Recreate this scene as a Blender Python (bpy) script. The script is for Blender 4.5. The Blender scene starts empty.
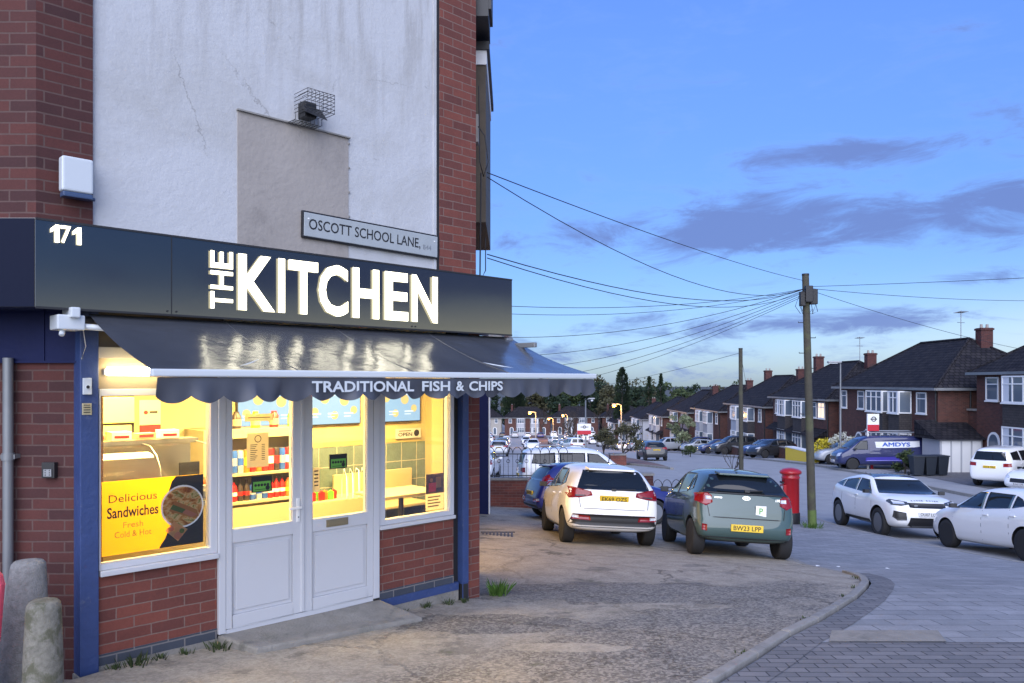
import bpy, bmesh, math, random
from mathutils import Vector, Matrix
from mathutils.bvhtree import BVHTree
R = math.radians
scene = bpy.context.scene
COL = scene.collection
rnd = random.Random(7)

# ---------------------------------------------------------------- camera, world, sun, exposure
CAMZ = 2.05
cam = bpy.data.cameras.new('camera'); camo = bpy.data.objects.new('camera', cam); COL.objects.link(camo)
camo.location = (0, 0, CAMZ); camo.rotation_euler = (R(90), 0, 0)
cam.sensor_width = 36; cam.lens = 790 / 1024 * 36; cam.shift_y = 40.5 / 1024
cam.clip_start = .05; cam.clip_end = 6000
scene.camera = camo
scene.view_settings.view_transform = 'Standard'
scene.view_settings.look = 'None'
scene.view_settings.gamma = 1
scene.view_settings.exposure = 1.45
SUN_AZ, SUN_EL = 187, 32.0          # azimuth clockwise from +Y (towards +X)

def nd(nt, typ, ins=None, **props):
    n = nt.nodes.new(typ)
    for k, v in props.items(): setattr(n, k, v)
    for k, v in (ins or {}).items():
        if isinstance(v, bpy.types.NodeSocket): nt.links.new(v, n.inputs[k])
        else: n.inputs[k].default_value = v
    return n
def mth(nt, op, a, b=None, c=None, clamp=False):
    n = nt.nodes.new('ShaderNodeMath'); n.operation = op; n.use_clamp = clamp
    for i, v in enumerate((a, b, c)):
        if v is None: continue
        if isinstance(v, bpy.types.NodeSocket): nt.links.new(v, n.inputs[i])
        else: n.inputs[i].default_value = v
    return n.outputs[0]
def mixc(nt, fac, a, b, mode='MIX'):
    n = nt.nodes.new('ShaderNodeMix'); n.data_type = 'RGBA'; n.blend_type = mode
    for i, v in ((0, fac), (6, a), (7, b)):
        if isinstance(v, bpy.types.NodeSocket): nt.links.new(v, n.inputs[i])
        else: n.inputs[i].default_value = v if i == 0 else (tuple(v) + (1,) if len(v) == 3 else v)
    return n.outputs[2]
def ramp(nt, fac, stops):
    n = nt.nodes.new('ShaderNodeValToRGB'); nt.links.new(fac, n.inputs[0])
    e = n.color_ramp.elements
    while len(e) < len(stops): e.new(.5)
    for i, (p, c) in enumerate(stops):
        e[i].position = p; e[i].color = tuple(c) + (1,) if len(c) == 3 else c
    return n.outputs[0]
def sstep(nt, x, a, b):
    n = nt.nodes.new('ShaderNodeMapRange'); n.interpolation_type = 'SMOOTHSTEP'
    nt.links.new(x, n.inputs[0]); n.inputs[1].default_value = a; n.inputs[2].default_value = b
    return n.outputs[0]

W = bpy.data.worlds.new('World'); scene.world = W; W.use_nodes = True
nt = W.node_tree; nt.nodes.clear()
sky = nd(nt, 'ShaderNodeTexSky', sky_type='NISHITA', sun_disc=False, sun_elevation=R(SUN_EL), sun_rotation=R(SUN_AZ),
         altitude=100, air_density=1.0, dust_density=.6, ozone_density=3.0)
tc = nd(nt, 'ShaderNodeTexCoord')
sx = nd(nt, 'ShaderNodeSeparateXYZ', {0: tc.outputs['Generated']})
ux, uy, uz = sx.outputs
# clouds: long thin banks seen towards +Y, given by bearing and elevation
bear = mth(nt, 'ARCTAN2', ux, uy)
elev = mth(nt, 'ARCSINE', uz)
cv = nd(nt, 'ShaderNodeCombineXYZ', {0: mth(nt, 'MULTIPLY', bear, 5.0), 1: mth(nt, 'MULTIPLY', elev, 17.0), 2: 0.3})
n1 = nd(nt, 'ShaderNodeTexNoise', {'Vector': cv.outputs[0], 'Scale': 1.7, 'Detail': 12.0, 'Roughness': .66, 'Distortion': .45})
n1f = n1.outputs['Fac']
banks = None
for (b, e, rb, re, s) in ((17.5, 10.6, 13.5, 2.2, 1.0), (12.5, 10.3, 7, 1.6, .45), (23, 14.9, 9.0, 1.0, .72), (31.5, 10.5, 4.5, 3.2, .85), (20, 3.9, 14, 1.0, .95), (31, 6.6, 4.5, .9, .6),
                          (30, 2.6, 8, 1.4, .6), (10, 2.2, 12, 1.2, .4), (48, 16, 14, 5, .9), (60, 30, 20, 7, .8), (85, 20, 22, 6, .9), (110, 38, 30, 9, .8), (150, 22, 26, 6, .9), (-120, 30, 40, 8, .8), (75, 8.5, 16, 2.0, 1.25), (100, 7.2, 16, 1.6, 1.1), (88, 12, 20, 2, 1.0), (62, 6.6, 9, 1.6, 1.0)):
    dx = mth(nt, 'DIVIDE', mth(nt, 'SUBTRACT', bear, R(b)), R(rb))
    dy = mth(nt, 'DIVIDE', mth(nt, 'SUBTRACT', elev, R(e)), R(re))
    q = mth(nt, 'ADD', mth(nt, 'MULTIPLY', dx, dx), mth(nt, 'MULTIPLY', dy, dy))
    g = mth(nt, 'MULTIPLY', mth(nt, 'EXPONENT', mth(nt, 'MULTIPLY', q, -1.0)), s)
    banks = g if banks is None else mth(nt, 'MAXIMUM', banks, g)
dens = mth(nt, 'ADD', mth(nt, 'MULTIPLY', banks, .50), mth(nt, 'MULTIPLY', n1f, 1.25))
cl = sstep(nt, dens, .74, 1.06)
wisp = sstep(nt, dens, .58, .92)
lift = ramp(nt, mth(nt, 'DIVIDE', elev, R(60), clamp=True), [(0, (.40, .38, .36)), (.17, (.45, .44, .45)), (.38, (.70, .66, .68)), (.8, (1, .95, .95))])
tint = mixc(nt, 1.0, mixc(nt, 1.0, sky.outputs[0], (.62, .84, 1.30), 'MULTIPLY'), lift, 'MULTIPLY')
pale = mixc(nt, mth(nt, 'MULTIPLY', wisp, .16), tint, (1.3, 2.0, 3.6))
col = mixc(nt, mth(nt, 'MULTIPLY', cl, .88), pale, (.62, .95, 2.25))
gx_ = mth(nt, 'DIVIDE', mth(nt, 'SUBTRACT', bear, R(92)), R(42)); gy_ = mth(nt, 'DIVIDE', mth(nt, 'SUBTRACT', elev, R(2.2)), R(3.0))
glow = mth(nt, 'EXPONENT', mth(nt, 'MULTIPLY', mth(nt, 'ADD', mth(nt, 'MULTIPLY', gx_, gx_), mth(nt, 'MULTIPLY', gy_, gy_)), -1.0))
col = mixc(nt, mth(nt, 'MULTIPLY', mth(nt, 'MULTIPLY', glow, mth(nt, 'SUBTRACT', 1.0, mth(nt, 'MULTIPLY', cl, .75))), .85), col, (8.0, 7.8, 6.0))
bg = nd(nt, 'ShaderNodeBackground', {'Color': col, 'Strength': .1})
out = nd(nt, 'ShaderNodeOutputWorld', {'Surface': bg.outputs[0]})

sl = bpy.data.lights.new('sun', 'SUN'); so = bpy.data.objects.new('sun', sl); COL.objects.link(so)
sl.energy = 1.45; sl.angle = R(75); sl.color = (1, .97, .95)
so.rotation_euler = (R(90 - SUN_EL), 0, R(180 - SUN_AZ)); so.location = (30, 5, 40)

# ---------------------------------------------------------------- terrain heights
KN = [(-60, 1.9), (0, 1.95), (4, 1.98), (5.5, 2.04), (8, 2.22), (11, 2.56), (14, 2.93), (18, 3.36), (22.5, 3.78), (32, 4.45), (52, 5.3), (94, 8.3), (141, 11.8), (200, 14.5), (260, 15.6), (400, 15.6), (3000, 14)]
def drop(y):
    if y <= KN[0][0]: return KN[0][1]
    for i in range(len(KN) - 1):
        (a, va), (b, vb) = KN[i], KN[i + 1]
        if y <= b:
            def sl_(j):
                if j <= 0 or j >= len(KN) - 1: return 0
                return (KN[j + 1][1] - KN[j - 1][1]) / (KN[j + 1][0] - KN[j - 1][0])
            h = b - a; t = (y - a) / h; m0, m1 = sl_(i) * h, sl_(i + 1) * h
            return (2*t**3 - 3*t*t + 1)*va + (t**3 - 2*t*t + t)*m0 + (-2*t**3 + 3*t*t)*vb + (t**3 - t*t)*m1
    return KN[-1][1]
def gz(x, y):
    c = .032 * min(max(x - 4, 0), 10) * min(1, max(0, 1 - (y - 22) / 20)) * min(1, max(0, (y - 8) / 6))
    t = min(1, max(0, (y - 9) / 3.5)) * min(1, max(0, (30 - y) / 7))
    return CAMZ - drop(y) - c - .05 * (min(max(x, -1), 5) - 2) * t
ROAD = -.115

# ---------------------------------------------------------------- materials
MATS = {}
def base_mat(name):
    m = bpy.data.materials.new(name); m.use_nodes = True
    nt = m.node_tree; b = nt.nodes['Principled BSDF']
    MATS[name] = m
    return m, nt, b
def mat(name, col, rough=.6, metal=0, spec=.5, var=0, vs=3, bump=0, bs=40, coat=0, emis=None, es=0, dirt=None, ds=1.5, dlo=.5, dhi=.75):
    m, nt, b = base_mat(name)
    b.inputs['Base Color'].default_value = (*col, 1); b.inputs['Roughness'].default_value = rough
    b.inputs['Metallic'].default_value = metal; b.inputs['Specular IOR Level'].default_value = spec
    b.inputs['Coat Weight'].default_value = coat; b.inputs['Coat Roughness'].default_value = .04
    geo = nd(nt, 'ShaderNodeNewGeometry')
    c = None
    if var:
        n = nd(nt, 'ShaderNodeTexNoise', {'Vector': geo.outputs['Position'], 'Scale': vs, 'Detail': 6.0, 'Roughness': .65})
        k = mth(nt, 'MULTIPLY_ADD', mth(nt, 'SUBTRACT', n.outputs['Fac'], .5), var * 2.6, 1.0)
        kc = nd(nt, 'ShaderNodeCombineXYZ', {0: k, 1: k, 2: k})
        c = mixc(nt, 1.0, col, kc.outputs[0], 'MULTIPLY')
    if dirt:
        n = nd(nt, 'ShaderNodeTexNoise', {'Vector': geo.outputs['Position'], 'Scale': ds, 'Detail': 8.0, 'Roughness': .7, 'Distortion': .4})
        c = mixc(nt, mth(nt, 'MULTIPLY', sstep(nt, n.outputs['Fac'], dlo, dhi), .85), c if c is not None else col, dirt)
    if c is not None: nt.links.new(c, b.inputs['Base Color'])
    if bump:
        n = nd(nt, 'ShaderNodeTexNoise', {'Vector': geo.outputs['Position'], 'Scale': bs, 'Detail': 5.0})
        bp = nd(nt, 'ShaderNodeBump', {'Strength': bump, 'Distance': .02, 'Height': n.outputs['Fac']})
        nt.links.new(bp.outputs[0], b.inputs['Normal'])
    if emis:
        b.inputs['Emission Color'].default_value = (*emis, 1); b.inputs['Emission Strength'].default_value = es
    return m
def brick_mat(name, c1, c2, mortar, bw=.247, bh=.0825, ms=.006, off=.5, rough=.85, var=.25, bump=.5, msm=.15):
    m, nt, b = base_mat(name)
    uv = nd(nt, 'ShaderNodeUVMap'); geo = nd(nt, 'ShaderNodeNewGeometry')
    wob = nd(nt, 'ShaderNodeTexNoise', {'Vector': geo.outputs['Position'], 'Scale': 9.0, 'Detail': 2.0})
    uvw = nd(nt, 'ShaderNodeVectorMath', {0: uv.outputs[0], 1: nd(nt, 'ShaderNodeVectorMath', {0: nd(nt, 'ShaderNodeVectorMath', {0: wob.outputs['Color'], 1: (.5, .5, .5)}, operation='SUBTRACT').outputs[0], 1: (bh * .09,) * 3}, operation='MULTIPLY').outputs[0]}, operation='ADD')
    br = nd(nt, 'ShaderNodeTexBrick', {'Vector': uvw.outputs[0], 'Color1': (*c1, 1), 'Color2': (*c2, 1), 'Mortar': (*mortar, 1), 'Scale': 1.0,
            'Mortar Size': ms, 'Mortar Smooth': msm, 'Bias': 0.0, 'Brick Width': bw, 'Row Height': bh}, offset=off)
    n = nd(nt, 'ShaderNodeTexNoise', {'Vector': geo.outputs['Position'], 'Scale': 2.3, 'Detail': 8.0, 'Roughness': .7})
    n2 = nd(nt, 'ShaderNodeTexNoise', {'Vector': geo.outputs['Position'], 'Scale': 60.0, 'Detail': 4.0, 'Roughness': .7})
    k = mth(nt, 'MULTIPLY_ADD', mth(nt, 'SUBTRACT', mth(nt, 'ADD', mth(nt, 'MULTIPLY', n.outputs['Fac'], .6), mth(nt, 'MULTIPLY', n2.outputs['Fac'], .4)), .5), var * 3.2, 1.0)
    kc = nd(nt, 'ShaderNodeCombineXYZ', {0: k, 1: k, 2: k})
    c = mixc(nt, 1.0, br.outputs['Color'], kc.outputs[0], 'MULTIPLY')
    nt.links.new(c, b.inputs['Base Color']); b.inputs['Roughness'].default_value = rough
    h = mth(nt, 'ADD', mth(nt, 'SUBTRACT', 1.0, br.outputs['Fac']), mth(nt, 'MULTIPLY', n2.outputs['Fac'], .35))
    bp = nd(nt, 'ShaderNodeBump', {'Strength': bump, 'Distance': .008, 'Height': h})
    nt.links.new(bp.outputs[0], b.inputs['Normal'])
    return m
def thin_glass(name, tintc=(.96, .98, 1), refl=1.0):
    m, nt, b = base_mat(name); nt.nodes.remove(b)
    o = nt.nodes['Material Output']
    tr = nd(nt, 'ShaderNodeBsdfTransparent', {'Color': (*tintc, 1)}); gl = nd(nt, 'ShaderNodeBsdfGlossy', {'Roughness': .015})
    fr = nd(nt, 'ShaderNodeFresnel', {'IOR': 1.5})
    mx = nd(nt, 'ShaderNodeMixShader', {0: mth(nt, 'MULTIPLY', fr.outputs[0], refl), 1: tr.outputs[0], 2: gl.outputs[0]})
    nt.links.new(mx.outputs[0], o.inputs[0])
    return m
def translucent(name, col, k=.65):
    m, nt, b = base_mat(name); b.inputs['Base Color'].default_value = (*col, 1); b.inputs['Roughness'].default_value = .5
    t = nd(nt, 'ShaderNodeBsdfTranslucent', {'Color': (*col, 1)}); mx = nd(nt, 'ShaderNodeMixShader', {0: k, 1: b.outputs[0], 2: t.outputs[0]})
    nt.links.new(mx.outputs[0], nt.nodes['Material Output'].inputs[0]); return m
def food_photo():
    m = translucent('food_photo', (.5, .3, .1), .6); nt = m.node_tree
    g = nd(nt, 'ShaderNodeNewGeometry'); mp = nd(nt, 'ShaderNodeMapping', {'Vector': g.outputs['Position'], 'Scale': (14, 14, 22), 'Rotation': (.3, .5, .2)})
    n = nd(nt, 'ShaderNodeTexNoise', {'Vector': mp.outputs[0], 'Scale': 1.0, 'Detail': 8.0, 'Roughness': .6, 'Distortion': .6})
    c = ramp(nt, n.outputs['Fac'], [(.28, (.16, .05, .02)), (.42, (.50, .20, .05)), (.50, (.72, .42, .14)), (.56, (.85, .66, .35)), (.62, (.30, .32, .06)), (.72, (.55, .12, .04))])
    for nn in nt.nodes:
        if nn.type == 'BSDF_TRANSLUCENT': nt.links.new(c, nn.inputs['Color'])
        if nn.type == 'BSDF_PRINCIPLED': nt.links.new(c, nn.inputs['Base Color'])
food_photo()
def leaf_mat(name, c1, c2, tr=.25):
    m, nt, b = base_mat(name)
    oi = nd(nt, 'ShaderNodeNewGeometry')
    n = nd(nt, 'ShaderNodeTexNoise', {'Vector': oi.outputs['Position'], 'Scale': 1.2, 'Detail': 4.0})
    c = mixc(nt, sstep(nt, mth(nt, 'ADD', mth(nt, 'MULTIPLY', n.outputs['Fac'], .6), mth(nt, 'MULTIPLY', oi.outputs['Random Per Island'], .4)), .3, .7), c1, c2)
    nt.links.new(c, b.inputs['Base Color']); b.inputs['Roughness'].default_value = .7
    b.inputs['Specular IOR Level'].default_value = .2
    return m

brick_mat('brick_dark', (.088, .024, .020), (.046, .015, .016), (.095, .055, .049), bw=.228, bh=.0762, var=.4)
brick_mat('brick_red', (.185, .052, .036), (.108, .034, .028), (.18, .115, .095), ms=.005, var=.42)
brick_mat('brick_house', (.105, .036, .026), (.062, .025, .021), (.10, .066, .055), bw=.23, bh=.076, var=.35, bump=.2)
brick_mat('brick_house_pale', (.24, .11, .07), (.16, .075, .05), (.26, .2, .16), bw=.23, bh=.076, var=.35, bump=.2)
brick_mat('brick_blue', (.050, .058, .078), (.035, .042, .060), (.16, .15, .15), var=.25)
brick_mat('roof_tile', (.036, .033, .036), (.019, .018, .023), (.005, .005, .006), bw=.3, bh=.30, ms=.022, var=.5, bump=1.0)
brick_mat('tile_hung', (.055, .046, .045), (.038, .033, .034), (.014, .012, .012), bw=.2, bh=.13, ms=.007, var=.3)
brick_mat('paving_slab', (.27, .27, .28), (.205, .21, .22), (.115, .118, .128), bw=.42, bh=.21, ms=.007, var=.5, bump=.3, rough=.8)
brick_mat('paving_block', (.185, .18, .185), (.125, .125, .132), (.045, .045, .05), bw=.21, bh=.105, ms=.006, var=.34, bump=.4, rough=.85)
brick_mat('wall_tile', (.14, .185, .175), (.11, .155, .145), (.36, .35, .28), bw=.25, bh=.25, ms=.006, off=0.0, rough=.25, var=.5, bump=.1)
brick_mat('cream_tile', (.38, .32, .15), (.35, .29, .13), (.3, .26, .16), bw=.3, bh=.2, ms=.003, off=0.0, rough=.3, var=.05, bump=.05)

def render_wall_mat():
    m, nt, b = base_mat('render_wall')
    g = nd(nt, 'ShaderNodeNewGeometry'); P = g.outputs['Position']
    n1 = nd(nt, 'ShaderNodeTexNoise', {'Vector': P, 'Scale': 1.1, 'Detail': 9.0, 'Roughness': .68, 'Distortion': .5})
    n2 = nd(nt, 'ShaderNodeTexNoise', {'Vector': P, 'Scale': 14.0, 'Detail': 6.0, 'Roughness': .7})
    mp = nd(nt, 'ShaderNodeMapping', {'Vector': P, 'Scale': (6.0, 6.0, .7)})
    n3 = nd(nt, 'ShaderNodeTexNoise', {'Vector': mp.outputs[0], 'Scale': 1.4, 'Detail': 7.0, 'Roughness': .65})
    z = nd(nt, 'ShaderNodeSeparateXYZ', {0: P}).outputs
    c = mixc(nt, mth(nt, 'MULTIPLY', sstep(nt, n1.outputs['Fac'], .42, .72), .55), (.50, .51, .53), (.37, .365, .35))
    high = sstep(nt, z[2], 3.6, 6.2)
    c = mixc(nt, mth(nt, 'MULTIPLY', mth(nt, 'MULTIPLY', sstep(nt, n3.outputs['Fac'], .44, .68), high), .75), c, (.31, .30, .29))
    c = mixc(nt, mth(nt, 'MULTIPLY', sstep(nt, n2.outputs['Fac'], .52, .75), .30), c, (.42, .41, .39))
    vo = nd(nt, 'ShaderNodeTexVoronoi', {'Vector': nd(nt, 'ShaderNodeVectorMath', {0: P, 1: nd(nt, 'ShaderNodeVectorMath', {0: n2.outputs['Color'], 1: (.10, .10, .10)}, operation='MULTIPLY').outputs[0]}, operation='ADD').outputs[0], 'Scale': .75}, feature='DISTANCE_TO_EDGE')
    crack = mth(nt, 'MULTIPLY', mth(nt, 'SUBTRACT', 1.0, sstep(nt, vo.outputs['Distance'], .001, .0035)), sstep(nt, n1.outputs['Fac'], .5, .58))
    c = mixc(nt, mth(nt, 'MULTIPLY', crack, .45), c, (.13, .12, .11))
    nt.links.new(c, b.inputs['Base Color']); b.inputs['Roughness'].default_value = .9
    bp = nd(nt, 'ShaderNodeBump', {'Strength': .55, 'Distance': .012, 'Height': n2.outputs['Fac']})
    nt.links.new(bp.outputs[0], b.inputs['Normal'])
render_wall_mat()
def forecourt_mat():
    m, nt, b = base_mat('forecourt')
    g = nd(nt, 'ShaderNodeNewGeometry'); P = g.outputs['Position']
    n1 = nd(nt, 'ShaderNodeTexNoise', {'Vector': P, 'Scale': .55, 'Detail': 10.0, 'Roughness': .62, 'Distortion': .25})
    n2 = nd(nt, 'ShaderNodeTexNoise', {'Vector': P, 'Scale': 3.5, 'Detail': 8.0, 'Roughness': .7})
    n3 = nd(nt, 'ShaderNodeTexNoise', {'Vector': P, 'Scale': 55.0, 'Detail': 4.0, 'Roughness': .75})
    vo = nd(nt, 'ShaderNodeTexVoronoi', {'Vector': P, 'Scale': 75.0})
    n5 = nd(nt, 'ShaderNodeTexNoise', {'Vector': P, 'Scale': 26.0, 'Detail': 6.0, 'Roughness': .8})
    s = nd(nt, 'ShaderNodeSeparateXYZ', {0: P}).outputs
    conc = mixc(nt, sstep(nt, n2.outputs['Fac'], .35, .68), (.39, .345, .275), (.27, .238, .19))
    tarm = mixc(nt, sstep(nt, n2.outputs['Fac'], .35, .7), (.145, .128, .105), (.215, .190, .158))
    # worn concrete by the cars and along the wall, broken tarmac between and towards the viewer
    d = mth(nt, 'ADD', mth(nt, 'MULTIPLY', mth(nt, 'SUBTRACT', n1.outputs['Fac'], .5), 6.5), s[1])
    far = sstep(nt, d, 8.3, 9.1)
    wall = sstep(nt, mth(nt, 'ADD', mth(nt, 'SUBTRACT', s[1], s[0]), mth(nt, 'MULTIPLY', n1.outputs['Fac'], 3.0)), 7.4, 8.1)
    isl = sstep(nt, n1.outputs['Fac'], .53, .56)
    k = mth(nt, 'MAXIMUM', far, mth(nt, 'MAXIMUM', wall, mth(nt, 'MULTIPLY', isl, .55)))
    def ell(cx, cy, rx, ry, wob):
        a = mth(nt, 'DIVIDE', mth(nt, 'SUBTRACT', s[0], cx), rx); b_ = mth(nt, 'DIVIDE', mth(nt, 'SUBTRACT', s[1], cy), ry)
        q = mth(nt, 'ADD', mth(nt, 'MULTIPLY', a, a), mth(nt, 'MULTIPLY', b_, b_))
        return mth(nt, 'SUBTRACT', 1.0, sstep(nt, mth(nt, 'ADD', q, mth(nt, 'MULTIPLY', mth(nt, 'SUBTRACT', n2.outputs['Fac'], .5), wob)), .85, 1.0))
    k = mth(nt, 'MULTIPLY', k, mth(nt, 'SUBTRACT', 1.0, ell(1.1, 8.6, 1.7, .75, 3.2)))
    k = mth(nt, 'MULTIPLY', k, mth(nt, 'SUBTRACT', 1.0, ell(-.2, 7.0, .9, .35, 3.0)))
    k = mth(nt, 'MAXIMUM', k, mth(nt, 'MAXIMUM', ell(1.55, 7.75, .75, .16, 2.4), ell(.4, 6.2, .55, .14, 2.6)))
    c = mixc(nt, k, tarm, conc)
    vb = nd(nt, 'ShaderNodeTexVoronoi', {'Vector': P, 'Scale': 48.0})
    grit = mth(nt, 'SUBTRACT', mth(nt, 'ADD', mth(nt, 'MULTIPLY', n3.outputs['Fac'], .5), nd(nt, 'ShaderNodeSeparateXYZ', {0: vb.outputs['Color']}).outputs[0]), .25)
    c = mixc(nt, mth(nt, 'MULTIPLY_ADD', mth(nt, 'SUBTRACT', 1.0, k), .28, .20), c, mixc(nt, sstep(nt, grit, .15, .95), (.06, .054, .047), (.44, .40, .335)))
    c = mixc(nt, mth(nt, 'MULTIPLY', sstep(nt, n5.outputs['Fac'], .53, .66), .5), c, (.10, .092, .082))
    # dark oil and damp stains
    n4 = nd(nt, 'ShaderNodeTexNoise', {'Vector': P, 'Scale': 1.1, 'Detail': 9.0, 'Roughness': .68, 'Distortion': .1})
    c = mixc(nt, mth(nt, 'MULTIPLY', sstep(nt, n4.outputs['Fac'], .575, .62), .5), c, (.095, .088, .078))
    v6 = nd(nt, 'ShaderNodeTexVoronoi', {'Vector': P, 'Scale': 4.5}); r6 = nd(nt, 'ShaderNodeSeparateXYZ', {0: v6.outputs['Color']}).outputs
    spot = mth(nt, 'MULTIPLY', mth(nt, 'SUBTRACT', 1.0, sstep(nt, v6.outputs['Distance'], .06, .13)), mth(nt, 'GREATER_THAN', r6[0], .72))
    c = mixc(nt, mth(nt, 'MULTIPLY', spot, .6), c, mixc(nt, r6[1], (.05, .046, .04), (.36, .34, .30)))
    # thin moss
    c = mixc(nt, mth(nt, 'MULTIPLY', sstep(nt, mth(nt, 'MULTIPLY', n4.outputs['Fac'], n2.outputs['Fac']), .335, .40), .5), c, (.07, .085, .03))
    cr = nd(nt, 'ShaderNodeTexVoronoi', {'Vector': nd(nt, 'ShaderNodeVectorMath', {0: P, 1: nd(nt, 'ShaderNodeVectorMath', {0: n2.outputs['Color'], 1: (.7, .7, .7)}, operation='MULTIPLY').outputs[0]}, operation='ADD').outputs[0], 'Scale': .55}, feature='DISTANCE_TO_EDGE')
    crk = mth(nt, 'SUBTRACT', 1.0, sstep(nt, cr.outputs['Distance'], .003, .014))
    c = mixc(nt, mth(nt, 'MULTIPLY', mth(nt, 'MULTIPLY', crk, sstep(nt, n1.outputs['Fac'], .50, .60)), .6), c, (.06, .055, .05))
    nt.links.new(c, b.inputs['Base Color'])
    nt.links.new(mth(nt, 'MULTIPLY_ADD', n2.outputs['Fac'], .4, .55), b.inputs['Roughness'])
    h = mth(nt, 'ADD', mth(nt, 'MULTIPLY', n3.outputs['Fac'], .6), mth(nt, 'ADD', mth(nt, 'MULTIPLY', k, .8), mth(nt, 'MULTIPLY', crk, -1.0)))
    bp = nd(nt, 'ShaderNodeBump', {'Strength': .8, 'Distance': .012, 'Height': h})
    nt.links.new(bp.outputs[0], b.inputs['Normal'])
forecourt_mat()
MATS['roof_tile'].node_tree.nodes['Principled BSDF'].inputs['Specular IOR Level'].default_value = .12
mat('asphalt', (.28, .282, .29), .85, var=.25, vs=1.2, bump=.4, bs=50, dirt=(.32, .315, .305), ds=.6)
mat('asphalt_red', (.17, .105, .09), .85, var=.25, vs=1.0, bump=.3, bs=50)
mat('ground_earth', (.075, .075, .068), .9, var=.35, vs=.3)
mat('concrete', (.24, .225, .20), .85, var=.3, vs=6, bump=.6, bs=45, dirt=(.10, .10, .085), ds=2.5)
mat('kerb_stone', (.25, .24, .225), .85, var=.3, vs=5, bump=.4, bs=60, dirt=(.13, .125, .115), ds=3)
mat('bollard_pale', (.25, .245, .235), .88, var=.45, vs=35, bump=.5, bs=110, dirt=(.12, .115, .105), ds=9)
mat('bollard_mossy', (.185, .175, .145), .92, var=.55, vs=30, bump=.4, bs=130, dirt=(.085, .085, .05), ds=8, dlo=.45, dhi=.6)
mat('upvc', (.52, .53, .56), .35, var=.03, vs=2, dirt=(.44, .44, .45), ds=3, dlo=.62, dhi=.9)
mat('white_paint', (.72, .73, .74), .5, var=.06)
mat('white_plain', (.78, .78, .77), .45)
mat('plate_yellow', (.78, .52, .03), .4)
mat('plate_white', (.75, .75, .74), .4)
mat('black_print', (.012, .012, .014), .5)
mat('blue_paint', (.030, .056, .165), .5, var=.2, vs=8, bump=.25, bs=25, dirt=(.10, .12, .19), ds=9, dlo=.58, dhi=.72)
mat('navy_paint', (.006, .011, .060), .6, spec=.2, var=.2, vs=6, bump=.15, bs=20)
mat('fascia_gloss', (.010, .011, .014), .07, spec=1.0, var=.1, bump=.03, bs=1.3)
MATS['fascia_gloss'].node_tree.nodes['Principled BSDF'].inputs['IOR'].default_value = 1.58
mat('fascia_side', (.003, .006, .022), .6, spec=.15)
mat('awning_fabric', (.058, .062, .072), .22, spec=1.0, var=.1, vs=5, bump=.35, bs=7)
mat('valance_fabric', (.062, .068, .088), .5, var=.1, vs=5)
mat('patch_render', (.33, .30, .275), .92, var=.12, vs=2.0, bump=.3, bs=20, dirt=(.225, .205, .19), ds=2.2, dlo=.5, dhi=.8)
mat('metal_dark', (.03, .03, .032), .5, metal=.3)
mat('metal_grey', (.30, .31, .33), .45, metal=.7)
mat('galv', (.22, .23, .24), .5, metal=.4, var=.15)
mat('chrome', (.75, .75, .76), .12, metal=1)
mat('brass', (.30, .25, .16), .4, metal=.6)
mat('rubber', (.018, .018, .019), .8)
mat('black_plastic', (.018, .018, .02), .45)
mat('car_glass', (.010, .013, .016), .03, spec=.5)
MATS['car_glass'].node_tree.nodes['Principled BSDF'].inputs['IOR'].default_value = 1.5
mat('tail_red', (.24, .005, .007), .25, coat=.5)
mat('lamp_clear', (.62, .64, .68), .10, coat=1)
mat('lamp_dark', (.05, .055, .06), .1, coat=1)
mat('alloy', (.35, .36, .38), .3, metal=.8)
mat('alloy_dark', (.17, .172, .18), .3, metal=.5)
for nm, c in dict(white=(.86, .86, .85), teal=(.040, .080, .076), blue=(.010, .018, .17), black=(.012, .013, .016), silver=(.40, .42, .45), grey=(.10, .105, .115),
                  navy=(.008, .014, .085), red=(.28, .02, .02), darkred=(.12, .02, .025)).items():
    mat('paint_' + nm, c, .38 if nm == 'white' else .55, metal=.2 if nm in ('teal', 'silver', 'grey') else 0, coat=1)
mat('post_red', (.42, .012, .018), .35, coat=.3, var=.1, vs=6)
mat('pole_wood', (.062, .058, .044), .9, var=.3, vs=9, bump=.5, bs=40, dirt=(.10, .115, .05), ds=2)
mat('pole_moss', (.10, .15, .04), .9, var=.3, vs=9)
mat('wire_black', (.012, .012, .016), .6)
mat('bark', (.055, .045, .036), .95, var=.3, vs=6, bump=.5)
mat('timber', (.075, .058, .040), .7, var=.3, vs=6)
mat('soffit_brown', (.23, .19, .14), .7, var=.2, vs=5)
mat('cream_wall', (.42, .355, .185), .7, var=.05, vs=2)
mat('shelf_cream', (.40, .35, .21), .5)
mat('floor_tile', (.17, .145, .115), .4, var=.15)
mat('steel', (.34, .34, .33), .35, metal=.8)
translucent('yellow_print', (.92, .70, .02))
mat('brown_print', (.10, .035, .012), .5)
mat('olive_print', (.40, .26, .03), .5)
translucent('bread', (.55, .24, .07), .5)
translucent('lettuce', (.14, .20, .05), .5)
translucent('ham', (.6, .25, .14), .5)
translucent('plate_peach', (.8, .45, .2), .6)
mat('green_print', (.12, .36, .05), .5)
mat('green_tail', (.25, .5, .2), .5)
translucent('paper', (.82, .76, .55))
mat('grey_sign', (.45, .46, .46), .5)
mat('can_orange', (.75, .16, .02), .3); mat('can_red', (.6, .02, .02), .3); mat('can_blue', (.03, .1, .45), .3)
mat('can_silver', (.6, .65, .7), .3, metal=.5); mat('can_yellow', (.8, .55, .02), .3); mat('can_green', (.12, .4, .04), .3); mat('can_dark', (.04, .03, .03), .3)
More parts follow.
